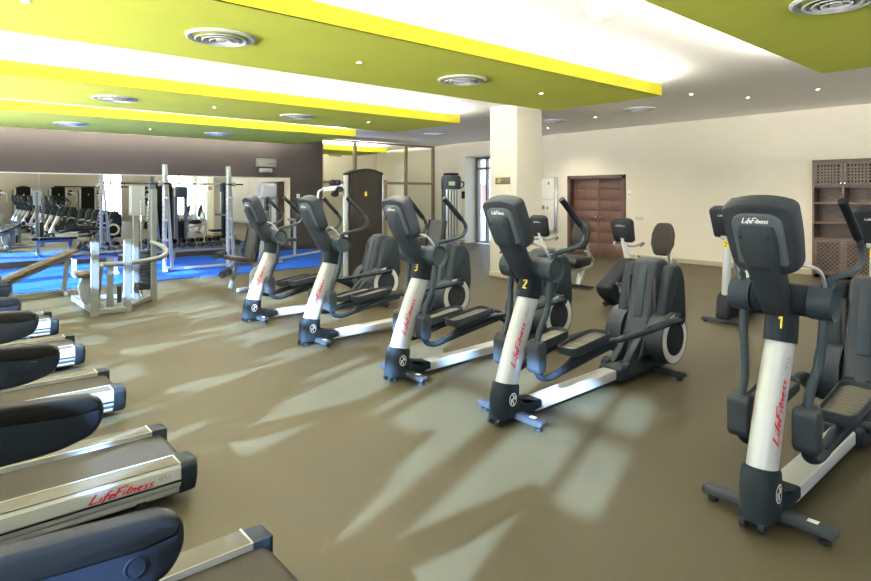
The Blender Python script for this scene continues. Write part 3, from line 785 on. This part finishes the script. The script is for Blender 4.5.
# ---------------------------------------------------------------- blue mats, mirrors, wall fittings
mt = MB(); xa, xb, ya, yb = -2.2, 8.2, 11.5, 15.42
edge = [(xa, yb), (xa, ya)]; n = int((xb-xa)/.10)
for k in range(n):
    x = xa+(xb-xa)*(k+.5)/n; q = .022
    edge += [(x-.036, ya), (x-.026, ya-q), (x+.026, ya-q), (x+.036, ya)]
edge += [(xb, ya), (xb, yb)]
mt.prism(edge, .001, .018, 'xy')
tag(mt.build('foam_mat', 'mat'), 'bright blue puzzle foam matting on the floor along the mirror wall', 'exercise mat')
mx = [.54, 1.735, 2.925, 4.12, 5.31, 6.51, 7.72]
names = ['first mirror panel of the wall, at the left border', 'mirror panel with the left bench standing before it', 'mirror panel behind the steel pulley machine', 'mirror panel behind the barbell rack', 'mirror panel left of the last one, above the low dumbbell rack end', 'last mirror panel, ending below the wall sign']
for i in range(6):
    o = empty('mirror_panel', ((mx[i]+mx[i+1])/2, YN, 0), 0, names[i], 'mirror', 'mirror panels on the grey wall'); hw = (mx[i+1]-mx[i])/2
    MB().box(-hw+.003, hw-.003, -.014, -.002, .14, 2.05).build('mirror_glass', 'mirror', o)
    f = MB(); f.box(-hw+.0005, hw-.0005, -.018, -.001, 2.05, 2.075)
    if i == 5: f.box(hw-.02, hw, -.018, -.001, .14, 2.05)
    else: f.box(hw-.007, hw-.0005, -.017, -.001, .14, 2.05)
    f.build('mirror_edge', 'cream' if i == 5 else 'lite', o)
o = empty('wall_sign', (7.0, YN, 2.48), 0, 'grey rectangular sign on the taupe wall above the mirror end', 'sign')
MB().box(-.30, .30, -.02, -.001, -.115, .115, .004).build('plate', 'greyplate', o)
k = MB()
for x0, x1, z in ((-.24, -.02, .04), (.02, .24, .04), (-.24, .06, -.02), (-.24, .2, -.07)): k.box(x0, x1, -.0215, -.0195, z-.012, z+.012)
k.build('lettering_lines', 'lite', o)
o = empty('emergency_light', (6.98, YN, 2.26), 0, 'small pale box light under the grey wall sign', 'light')
MB().box(-.19, .19, -.06, 0, -.05, .06, .012).build('housing', 'lite', o); MB().box(-.10, .10, -.065, -.055, -.045, -.01, .003).build('lens', 'greyplate', o)
o = empty('wall_switch', (7.98, YN, 1.55), 0, 'white switch plate on the taupe wall beside the last mirror', 'switch')
MB().box(-.05, .05, -.012, -.001, -.06, .06, .004).build('plate', 'wht', o); MB().box(-.025, .025, -.018, -.010, -.03, .03, .003).build('rocker', 'lite', o)
o = empty('wall_switch', (XE, 7.98, 1.60), 0, 'white plate on the cream wall right of the wooden door frame', 'switch')
MB().box(-.012, -.001, -.06, .06, -.085, .085, .004).build('plate', 'wht', o); MB().box(-.018, -.010, -.03, .03, -.04, .03, .003).build('rocker', 'lite', o)
o = empty('wall_outlet', (XE, 7.70, 1.01), 0, 'low white double socket on the cream wall right of the wooden door', 'socket')
MB().box(-.012, -.001, -.11, .11, -.035, .035, .004).build('plate', 'lite', o); k = MB()
for y in (-.055, .055): k.box(-.014, -.011, y-.02, y+.02, -.02, .02, .002)
k.build('socket_face', 'lite', o)
# plaque with pictogram on the column
o = empty('column_plaque', (8.22, 7.64, 1.85), 0, 'small bronze plaque with a pale pictogram on the column', 'sign')
MB().box(-.012, -.001, -.19, .19, -.065, .065, .003).build('plate', 'bronze', o)
k = MB(); k.strokes([[(-.10, -.03), (-.06, .0), (-.02, .02), (.01, .0)], [(-.06, .0), (-.05, -.035), (-.02, -.035)]], lambda u, v: V(-.0135, -u+.04, v), .016)
k.cyl((-.0135, .10, .038), (-.012, .10, .038), .014, 12); k.build('pictogram', 'yel', o)
MB().box(-.008, -.001, -.19, .19, -.50, -.09, .002).build('notice_sheet', 'cream', o)
# notice board on the cream wall
o = empty('notice_board', (XE, 10.72, 1.33), 0, 'tall white notice board with a grey edge, left of the wooden door', 'notice board')
MB().box(-.05, -.002, -.52, .52, -.73, .73, .004).build('board', 'board', o)
f = MB()
for a in ((-.065, -.002, -.54, -.44, -.75, .75), (-.065, -.002, .50, .54, -.75, .75), (-.065, -.002, -.54, .54, .73, .75), (-.065, -.002, -.54, .54, -.75, -.73)): f.box(*a, .004)
f.build('board_frame', 'alu', o)
k = MB()
for y, z in ((.10, .60), (.10, .30), (-.25, .58), (-.20, -.12)): k.box(-.054, -.049, y-.03, y+.03, z-.04, z+.04)
k.box(-.054, -.049, -.10, .24, -.16, -.05); k.build('pinned_notes', 'lgrey', o)
MB().box(-.054, -.049, -.44, .50, .12, .14).build('board_divider', 'lite', o)

# ---------------------------------------------------------------- shelving unit with lattice doors
o = empty('shelving_unit', (13.185, 2.86, 0), 0, 'dark wooden shelving unit with lattice doors against the cream wall', 'shelving unit')
D, H, HW = .33, 2.25, 1.0
c = MB()
for y in (-HW, HW-.03): c.box(-D, 0, y, y+.03, 0, H, .003)
c.box(-.02, 0, -HW, HW, 0, H)
for z in (.0, .03): c.box(-D+.01, -.02, -HW+.03, HW-.03, .03, .06)
c.box(-D, 0, -HW, HW, H-.04, H, .003)
o_c = c.build('carcass', 'shelf', o)
for z in (.745, 1.05, 1.42, 1.735): MB().box(-D+.004, -.02, -HW+.03, HW-.03, z-.018, z+.018, .003).build('shelf_board', 'shelf', o)
for y in (-.5, 0, .5): MB().box(-D+.01, -.02, y-.02, y+.02, 1.438, 1.717, .003).build('divider', 'shelf', o)
def lattice(y0, y1, z0, z1, diag):
    f = MB(); t = .055
    f.box(-D-.022, -D, y0, y0+t, z0, z1, .003); f.box(-D-.022, -D, y1-t, y1, z0, z1, .003); f.box(-D-.022, -D, y0+t, y1-t, z0, z0+t, .003); f.box(-D-.022, -D, y0+t, y1-t, z1-t, z1, .003)
    door = f.build('lattice_door', 'shelf', o)
    g = MB(); a0, a1, b0, b1 = y0+t, y1-t, z0+t, z1-t; w_ = .013
    if not diag:
        ny = 7; nz = max(3, round((b1-b0)/((a1-a0)/ny)))
        for k in range(1, ny): y = a0+(a1-a0)*k/ny; g.box(-D-.016, -D-.004, y-w_, y+w_, b0, b1)
        for k in range(1, nz): z = b0+(b1-b0)*k/nz; g.box(-D-.018, -D-.006, a0, a1, z-w_, z+w_)
    else:
        st = .078; L = (a1-a0)+(b1-b0)
        for sg in (1, -1):
            k = -int(L/st)-1
            while k*st < L:
                c0 = k*st; pts = []
                for y in (a0, a1):
                    z = b0+c0+sg*(y-a0); 
                    if b0-1e-6 <= z <= b1+1e-6: pts.append((y, z))
                for z in (b0, b1):
                    y = a0+sg*(z-b0-c0)
                    if a0 < y < a1: pts.append((y, z))
                if len(pts) >= 2:
                    p, q = pts[0], pts[1]
                    if (p[0]-q[0])**2+(p[1]-q[1])**2 > .0009: g.bar((-D-.011+.003*sg, p[0], p[1]), (-D-.011+.003*sg, q[0], q[1]), .024, .010, up=(1, 0, 0), bev=0)
                k += 1
    g.build('lattice', 'shelf', door)
    bk = MB(); bk.box(-D-.003, -D+.001, a0, a1, b0, b1); bk.build('backing', 'char2', door)
    return door
for k in range(4):
    y0 = -HW+.03+k*.485; 
    d1 = lattice(y0+.003, y0+.482, 1.755, 2.205, False); d2 = lattice(y0+.003, y0+.482, .065, .725, True)
    yk = y0+.455 if k % 2 == 0 else y0+.03
    MB().cyl((-D-.022, yk, 1.80), (-D-.045, yk, 1.80), .011, 12, bev=.003).build('knob', 'chrome', d1)
    MB().cyl((-D-.022, yk, .69), (-D-.045, yk, .69), .011, 12, bev=.003).build('knob', 'chrome', d2)

# ---------------------------------------------------------------- strength machines
def steel(r, name, bars, m='frame', w=.06, h=.06):
    b = MB()
    for p, q in bars: b.bar(p, q, w, h, bev=.008)
    return b.build(name, m, r)
def stack(r, x, y, z0, z1, wx, wy, n):
    b = MB(); h = (z1-z0)/n
    for k in range(n): b.box(x-wx/2, x+wx/2, y-wy/2, y+wy/2, z0+k*h, z0+(k+.9)*h, .004)
    b = b.build('weight_stack', 'black', r)
    g = MB()
    for s in (-1, 1): g.cyl((x+s*wx*.3, y, z0-.05), (x+s*wx*.3, y, z1+.75), .011, 10)
    g.build('guide_rods', 'chrome', b)
def padded(r, name, x0, x1, y0, y1, z0, z1, m='pad'):
    return MB().box(x0, x1, y0, y1, z0, z1, .025, 3).build(name, m, r)
# steel pulley machine between the treadmills and the mats
o = empty('pulley_machine', (1.95, 9.2, 0), 0, 'silver weight machine with a white pulley head and brown seat, left of the ellipticals', 'weight machine')
steel(o, 'front_frame', [((-.37, -.50, 0), (-.37, -.50, .95)), ((.02, -.49, 0), (.02, -.49, .97)), ((-.37, -.50, .05), (.02, -.49, .05)), ((-.30, -.48, .66), (-.30, -.2, .10))], 'frame', .07, .07)
b = MB(); b.tube([(-.33, -.42, .66), (-.05, -.44, .65), (.20, -.40, .66), (.50, -.28, .69), (.62, -.14, .75), (.60, .02, .82), (.50, .20, .88)], .034, 12, sub=3); b.build('swing_handle', 'frame', o)
steel(o, 'base_frame', [((.0, -.45, .05), (.5, .25, .05)), ((-.35, -.45, .05), (-.38, .9, .05)), ((-.38, .9, .05), (.45, .50, .05)), ((-.15, -.3, .05), (-.15, -.3, .72))], 'frame', .07, .06)
steel(o, 'tower', [((.36, .52, 0), (.36, .52, 1.66)), ((.55, .26, 0), (.55, .26, 1.66))], 'frame', .10, .05)
MB().bar((.37, .48, 1.30), (.37, .48, 1.69), .17, .12, bev=.03).cyl((.37, .40, 1.62), (.37, .47, 1.62), .09, 24, bev=.01).build('pulley_head', 'framew', o)
stack(o, .46, .40, .15, .75, .16, .10, 12)
padded(o, 'seat', -.50, -.22, -.18, .25, .46, .53)
b = MB(); b.prism(roundpoly([(-.42, .10), (-.34, .08), (-.30, .45), (-.44, .45), (-.48, .30)], .05, 4), .0, .10, 'xz', .02); b.build('seat_shroud', 'framew', o)
b = MB(); b.cyl((-.05, -.36, .12), (-.05, -.36, .34), .03, 12, bev=.008); b.build('foot_roller', 'padblack', o)
# leg extension machine
o = empty('leg_extension_machine', (3.95, 9.45, 0), 0, 'leg machine with tall black backrest and brown seat, beside the farthest elliptical', 'weight machine')
steel(o, 'frame', [((-.25, -.2, .04), (.35, .0, .04)), ((.2, -.05, .04), (.12, .0, .5)), ((-.2, .1, .42), (.25, .05, .42)), ((.25, .05, .45), (.42, .05, .78)), ((-.25, .1, .04), (-.15, .1, .42))], 'frame', .06, .06)
b = MB(); b.bar((.02, -.02, .50), (.12, -.02, 1.00), .36, .07, up=(1, 0, 0), bev=.025); b.build('backrest', 'padblack', o)
b = MB(); b.bar((-.34, .05, .56), (.02, .05, .50), .36, .07, bev=.02); b.build('seat', 'pad', o)
b = MB(); b.cyl((-.46, -.12, .30), (-.22, .26, .30), .06, 18, bev=.015); b.build('ankle_roller', 'padblack', o)
b = MB(); b.cyl((-.52, .0, .60), (-.26, .36, .60), .055, 18, bev=.015); b.build('thigh_roller', 'padblack', o)
b = MB(); b.prism(roundpoly([(-.02, .03), (.34, .03), (.34, .42), (.18, .46), (-.02, .30)], .06, 4), -.16, -.10, 'xz', .015); b.build('side_shield', 'framew', o)
b = MB(); b.lathe([(.14, 0), (.14, .02), (.10, .03), (.001, .03)], (.17, -.16, .22), (0, -1, 0), 28); b.build('cam_wheel', 'alu', o)
# barbell rack (guided bar) in front of the mirror
o = empty('barbell_rack', (4.15, 12.5, .018), 0, 'tall silver guided barbell rack standing on the blue mats', 'barbell rack')
for s in (-1, 1):
    x = s*.645
    f = MB(); f.bar((x, 0, .02), (x, 0, 2.17), .05, .06, bev=.008); f.bar((x+.02, .0, 2.17), (x+.19, .14, .02), .055, .045, up=(0, 1, 0), bev=.008)
    f.bar((x, -.1, .045), (x+.17, .34, .045), .06, .05)
    for z in (.65, 1.05, 1.5): f.bar((x, 0, z), (x+.14-.075*z, .10, z), .04, .04)
    f = f.build('side_frame', 'framew', o)
    t = MB()
    for k in range(17):
        z = .35+k*.10; t.bar((x-.045, -.03, z), (x-.045, -.075, z+.035), .018, .02)
    t.cyl((x-.02, -.05, .1), (x-.02, -.05, 2.12), .012, 10)
    t.build('catch_pegs', 'alu', f)
    for z in (.65, 1.05, 1.5): MB().cyl((x, 0, z), (x, -.26, z), .02, 12, bev=.004).build('plate_peg', 'framew', f)
f = MB(); f.bar((-.50, .12, .05), (.80, .12, .05), .05, .05); f.build('cross_bar', 'framew', o)
b = MB(); b.cyl((-1.75, -.06, 1.79), (.95, -.06, 1.79), .016, 12); b = b.build('barbell', 'char2', o)
k = MB()
for x in (-.30, .30): k.cyl((x-.15, -.06, 1.79), (x+.15, -.06, 1.79), .022, 12, bev=.004)
for s in (-1, 1): k.cyl((s*.70, -.06, 1.79), (s*.78, -.06, 1.79), .045, 16, bev=.006)
k.build('bar_sleeve', 'lgrey', b)
# pulldown machine behind the farthest elliptical
o = empty('pulldown_machine', (5.65, 12.4, .018), 0, 'white capped pulldown machine behind the farthest elliptical, near the mirror end', 'weight machine')
steel(o, 'tower', [((-.14, 0, .02), (-.14, 0, 1.72)), ((.14, 0, .02), (.14, 0, 1.72))], 'framew', .06, .08)
MB().box(-.19, .19, -.10, .10, 1.48, 1.82, .06, 4).build('tower_cap', 'framew', o)
stack(o, 0, 0, .12, .80, .18, .10, 13)
b = MB(); b.tube([(0, .1, .06), (.5, .5, .06), (1.05, .85, .06), (1.12, .9, .15), (1.12, .9, .85), (1.05, .85, .95), (.8, .65, .97)], .035, 12, sub=5); b.build('front_frame', 'framew', o)
steel(o, 'foot_bar', [((1.05, .9, .05), (1.75, .75, .14)), ((-.3, -.1, .04), (.4, .1, .04))], 'framew', .06, .05)
padded(o, 'seat', .65, 1.0, .45, .80, .45, .52, 'padblack')
# low dumbbell rack and its dumbbells
o = empty('dumbbell_rack', (4.3, 14.72, .018), 0, 'low silver dumbbell rack standing on blue mats under the mirror', 'rack')
steel(o, 'rails', [((-1.75, -.10, .22), (1.75, -.10, .22)), ((-1.75, .10, .27), (1.75, .10, .27))], 'frame', .05, .05)
for x in (-1.6, 0, 1.6): steel(o, 'leg', [((x, -.16, .03), (x, .18, .03)), ((x, -.10, .03), (x, -.10, .22)), ((x, .10, .03), (x, .10, .27))], 'frame', .05, .05)
def make_dumbbell():
    r = empty('dumbbell'); 
    b = MB(); b.cyl((0, -.07, 0), (0, .07, 0), .015, 12); b.build('handle', 'chrome', r)
    for s in (-1, 1): b = MB(); b.cyl((0, s*.06, 0), (0, s*.15, 0), .062, 16, bev=.012); b.build('weight', 'black', r)
    return r
d0 = make_dumbbell(); ords = 'first second third fourth fifth sixth seventh eighth ninth tenth eleventh twelfth thirteenth fourteenth fifteenth'.split()
for k in range(15):
    d_ = d0 if k == 0 else copy_tree(d0)
    d_.location = (2.72+k*.225, 14.72, .375); tag(d_, '%s black dumbbell from the left end of the low rack' % ords[k], 'dumbbell', 'dumbbells on the low rack')
# benches
o = empty('incline_bench', (1.25, 10.9, 0), 0, 'long sloping brown bench on the left edge of the blue mats', 'bench')
b = MB(); b.bar((-.50, -.10, .30), (.48, .08, .70), .30, .05, bev=.02); b.build('pad', 'pad', o)
steel(o, 'frame', [((-.45, -.1, .24), (.42, .07, .60)), ((-.40, -.1, .03), (-.40, -.1, .26)), ((.30, .05, .03), (.36, .06, .56)), ((-.40, -.1, .05), (.30, .05, .05)), ((-.40, -.36, .03), (-.40, .16, .03)), ((.30, -.22, .03), (.30, .32, .03))], 'frame', .05, .05)
b = MB(); b.bar((.46, .08, .66), (.60, .10, .84), .05, .05); b.cyl((.60, -.12, .80), (.60, .32, .80), .05, 16, bev=.012); b.build('foot_hold', 'padblack', o)
o = empty('flat_bench', (2.35, 12.9, .018), 0, 'flat bench with dark pad and white legs on the mats before the mirror', 'bench')
padded(o, 'pad', -.5, .5, -.14, .14, .40, .47, 'padblack')
steel(o, 'frame', [((-.4, 0, .37), (.4, 0, .37)), ((-.35, 0, .03), (-.35, 0, .37)), ((.35, 0, .03), (.35, 0, .37)), ((-.35, -.22, .04), (-.35, .22, .04)), ((.35, -.22, .04), (.35, .22, .04))], 'framew', .06, .06)
# tall dark cable tower
o = empty('cable_tower', (6.00, 9.08, 0), -.28, 'tall dark smoked weight tower with an arched top, behind the ellipticals', 'weight machine')
f = MB(); hw = .31
out = [(-hw, .04), (-hw, 1.97)]+[(-hw+2*hw*k/10, 1.97+.075*math.sin(PI*k/10)) for k in range(1, 10)]+[(hw, 1.97), (hw, .04)]
f.prism(out, -.20, .20, 'xz', .02, 3); f = f.build('shroud', 'smoke', o, 40)
b = MB(); arc = [(-hw-.01+(2*hw+.02)*k/12, 0, 1.965+.085*math.sin(PI*k/12)) for k in range(13)]
b.tube([(p[0], -.20, p[2]) for p in arc], .018, 8, sub=1); b.tube([(p[0], .20, p[2]) for p in arc], .018, 8, sub=1); b.build('cap_rim', 'char2', f)
MB().box(-.03, .01, -.206, -.199, 1.56, 1.64).build('sticker', 'yel', f)
steel(o, 'post', [((-.35, -.10, 0), (-.35, -.10, 1.93)), ((.36, .05, 0), (.36, .05, 1.90))], 'alu', .05, .07)
b = MB(); b.bar((.43, .08, .0), (.43, .08, 1.86), .09, .10); b.build('rear_post', 'brownmetal', o)
steel(o, 'base', [((-.5, 0, .03), (.5, 0, .03)), ((-.35, -.35, .03), (-.35, .35, .03)), ((.36, -.35, .03), (.36, .35, .03))], 'char2', .09, .06)
a = MB(); a.bar((-.36, -.08, 1.74), (-.78, -.16, 1.68), .05, .06); a.tube([(-.78, -.16, 1.68), (-.86, -.17, 1.64), (-.88, -.17, 1.50), (-.88, -.17, 1.2)], .02, 10); a = a.build('pulley_arm', 'alu', o)
for x, z in ((-.52, 1.80), (-.60, 1.80), (-.56, 1.60), (-.48, 1.68)): MB().cyl((x, -.19, z), (x, -.05, z), .055, 18, bev=.012).build('pulley', 'char2', a)
CT = o
for k, (x, y) in enumerate(((2.0, -7.6), (3.6, -7.6), (5.2, -7.6), (6.6, -7.4))):
    c_ = copy_tree(CT); c_.location = (x, y, 0); c_.rotation_euler = (0, 0, PI)
    tag(c_, '%s dark weight tower by the wall behind the camera, seen only in the mirror' % ('first', 'second', 'third', 'fourth')[k], 'weight machine', 'towers behind the camera')
# grey tower with bright guide rods
o = empty('rod_tower', (8.25, 9.15, 0), -.2, 'slim grey weight tower with shiny vertical rods, in front of the terrace doorway', 'weight machine')
b = MB(); b.loft([superring(V(0, 0, z), X_, Y_, a, b_, 28, 2.6) for z, a, b_ in ((1.70, .20, .15), (1.72, .21, .16), (1.93, .21, .16), (1.97, .20, .15), (2.0, .15, .11))]); b.build('tower_cap', 'armgrey', o)
b = MB(); b.lathe([(.15, 2.0), (.17, 2.02), (.15, 2.04), (.13, 2.02)], (0, 0, 0), n=24); b.build('cap_handle', 'char2', o)
b = MB()
for k in range(5): b.cyl((-.14+k*.07, -.07, .1), (-.14+k*.07, -.07, 1.71), .022, 12)
b.build('guide_rods', 'alu', o)
MB().box(-.17, .17, -.04, .12, .06, 1.71, .015).build('back_cover', 'armgrey', o)
b = MB(); b.box(-.28, .28, -.22, .22, .0, .07, .015); b.build('base', 'char2', o)
b = MB(); b.tube([(.20, -.02, 1.88), (.28, -.05, 1.84), (.27, -.05, 1.76), (.22, -.02, 1.74)], .014, 8); b.box(.24, .30, -.08, -.02, 1.50, 1.66, .01); b.build('cable_handle', 'char2', o)
MB().box(-.15, .0, -.165, -.158, 1.78, 1.86).build('label_plate', 'lite', o)
o = empty('padded_bench', (6.45, 7.62, 0), .3, 'black padded backrest bench between the middle ellipticals', 'bench')
b = MB(); b.bar((.04, 0, .62), (.16, 0, 1.12), .28, .08, up=(1, 0, 0), bev=.025); b.build('backrest', 'padblack', o)
padded(o, 'seat', -.40, .0, -.15, .15, .44, .52, 'padblack')
steel(o, 'frame', [((-.3, 0, .03), (-.3, 0, .44)), ((.1, 0, .03), (.05, 0, .60)), ((-.35, 0, .04), (.3, 0, .04)), ((.3, -.25, .04), (.3, .25, .04)), ((-.3, -.2, .04), (-.3, .2, .04))], 'char2', .06, .06)

# ---------------------------------------------------------------- outside the terrace doorway
struct('ground', MB().box(XE+.3, 60, -30, 60, -.15, -.02), 'ground')
o = empty('terrace_building', (24, 24.5, 0), 0, 'pale building with a red wall seen through the terrace doorway', 'building')
MB().box(0, 6, -6, 4, -.02, 4.2).build('white_wall', 'render', o); MB().box(-.3, 0, -.9, .3, .9, 2.2).build('red_panel', 'brick', o)
k = MB(); k.box(-.32, 0, -4.5, 3, 3.1, 3.3); k.build('canopy', 'greymetal', o)
# ---------------------------------------------------------------- light
def area(name, loc, rot, sx, sy, power, col=(1, 1, 1), portal=False):
    l = bpy.data.lights.new(name, 'AREA'); l.shape = 'RECTANGLE'; l.size = sx; l.size_y = sy; l.energy = power; l.color = col
    if portal: l.cycles.is_portal = True
    o = bpy.data.objects.new(name, l); COL.objects.link(o); o.location = loc; o.rotation_euler = rot
    return o
for y0, y1, label, xe in PANELS:
    L = xe-XW-.5
    area('cove_light', (xe-.11, (y0+y1)/2, ZS+.163), (PI, 0, PI/2), y1-y0-.4, .06, COVE*.35*(y1-y0-.4), (1, .95, .87))  # end strip added to brighten the ceiling past the panel
    for yy in (y0+.11, y1-.11):
        area('cove_light', ((XW+xe)/2-.1, yy, ZS+.163), (PI, 0, 0), L, .06, COVE*L, (1, .95, .87))
area('cove_light', (10.0, 16.21, ZS+.163), (PI, 0, 0), 2.6, .06, COVE*10, (1, .95, .87))
area('cove_light', (10.0, 17.89, ZS+.163), (PI, 0, 0), 2.6, .06, COVE*10, (1, .95, .87))
for y0, y1, SILL, ml in WIN: area('window_portal', (XW-.22, (y0+y1)/2, (SILL+HEAD)/2), (0, -PI/2, 0), HEAD-SILL, y1-y0, 1, portal=True)
for x0, x1 in BW: area('window_portal', ((x0+x1)/2, YS-.22, 1.55), (PI/2, 0, 0), x1-x0, 2.6, 1, portal=True)
area('window_portal', (XE+.77, 13.05, 1.4), (0, PI/2, 0), 2.83, 1.8, 1, portal=True)
sl = bpy.data.lights.new('sun', 'SUN'); sl.energy = SUN; sl.angle = math.radians(1.0); sl.color = (.46, .74, 1.2)
so = bpy.data.objects.new('sun', sl); COL.objects.link(so)
az, el = math.radians(20), math.radians(22)
so.rotation_euler = V(math.cos(az)*math.cos(el), math.sin(az)*math.cos(el), -math.sin(el)).to_track_quat('-Z', 'Y').to_euler()
w = bpy.data.worlds.new('sky'); S.world = w; w.use_nodes = True
nt = w.node_tree; bg = nt.nodes['Background']; bg.inputs['Strength'].default_value = SKY
tc = nt.nodes.new('ShaderNodeTexCoord'); sx = nt.nodes.new('ShaderNodeSeparateXYZ'); mr = nt.nodes.new('ShaderNodeMapRange'); cr = nt.nodes.new('ShaderNodeValToRGB')
mr.inputs['From Min'].default_value = -1; mr.inputs['From Max'].default_value = 1
nt.links.new(tc.outputs['Generated'], sx.inputs[0]); nt.links.new(sx.outputs['Z'], mr.inputs['Value']); nt.links.new(mr.outputs['Result'], cr.inputs['Fac']); nt.links.new(cr.outputs['Color'], bg.inputs['Color'])
e = cr.color_ramp.elements                             # added glow below for the soffits, white haze at the horizon, bluer sky above
e[0].position = .0; e[0].color = (21, 20.5, 19, 1); e[1].position = 1.; e[1].color = (2.6, 3.7, 5.4, 1)
m_ = e.new(.47); m_.color = (21, 20.5, 19, 1); m_ = e.new(.53); m_.color = (5.5, 6.3, 7.2, 1)
# ---------------------------------------------------------------- camera
EYE = 1.58
cd = bpy.data.cameras.new('camera'); cam = bpy.data.objects.new('camera', cd); COL.objects.link(cam)
cd.sensor_width = 36; cd.lens = 585/871*36; cd.shift_y = -(290.5-195)/871; cd.clip_start = .05
cam.location = (0, 0, EYE); cam.rotation_euler = (PI/2, 0, -math.atan2(585, 684.5))
S.camera = cam
S.view_settings.view_transform = 'Standard'; S.view_settings.look = 'None'
S.view_settings.exposure = EXPO; S.view_settings.gamma = 1; S.view_settings.use_curve_mapping = False
S.cycles.max_bounces = 10; S.cycles.diffuse_bounces = 6; S.cycles.glossy_bounces = 5; S.cycles.transparent_max_bounces = 12
S.cycles.sample_clamp_indirect = 6; S.cycles.caustics_reflective = False; S.cycles.caustics_refractive = False
S.cycles.use_denoising = True
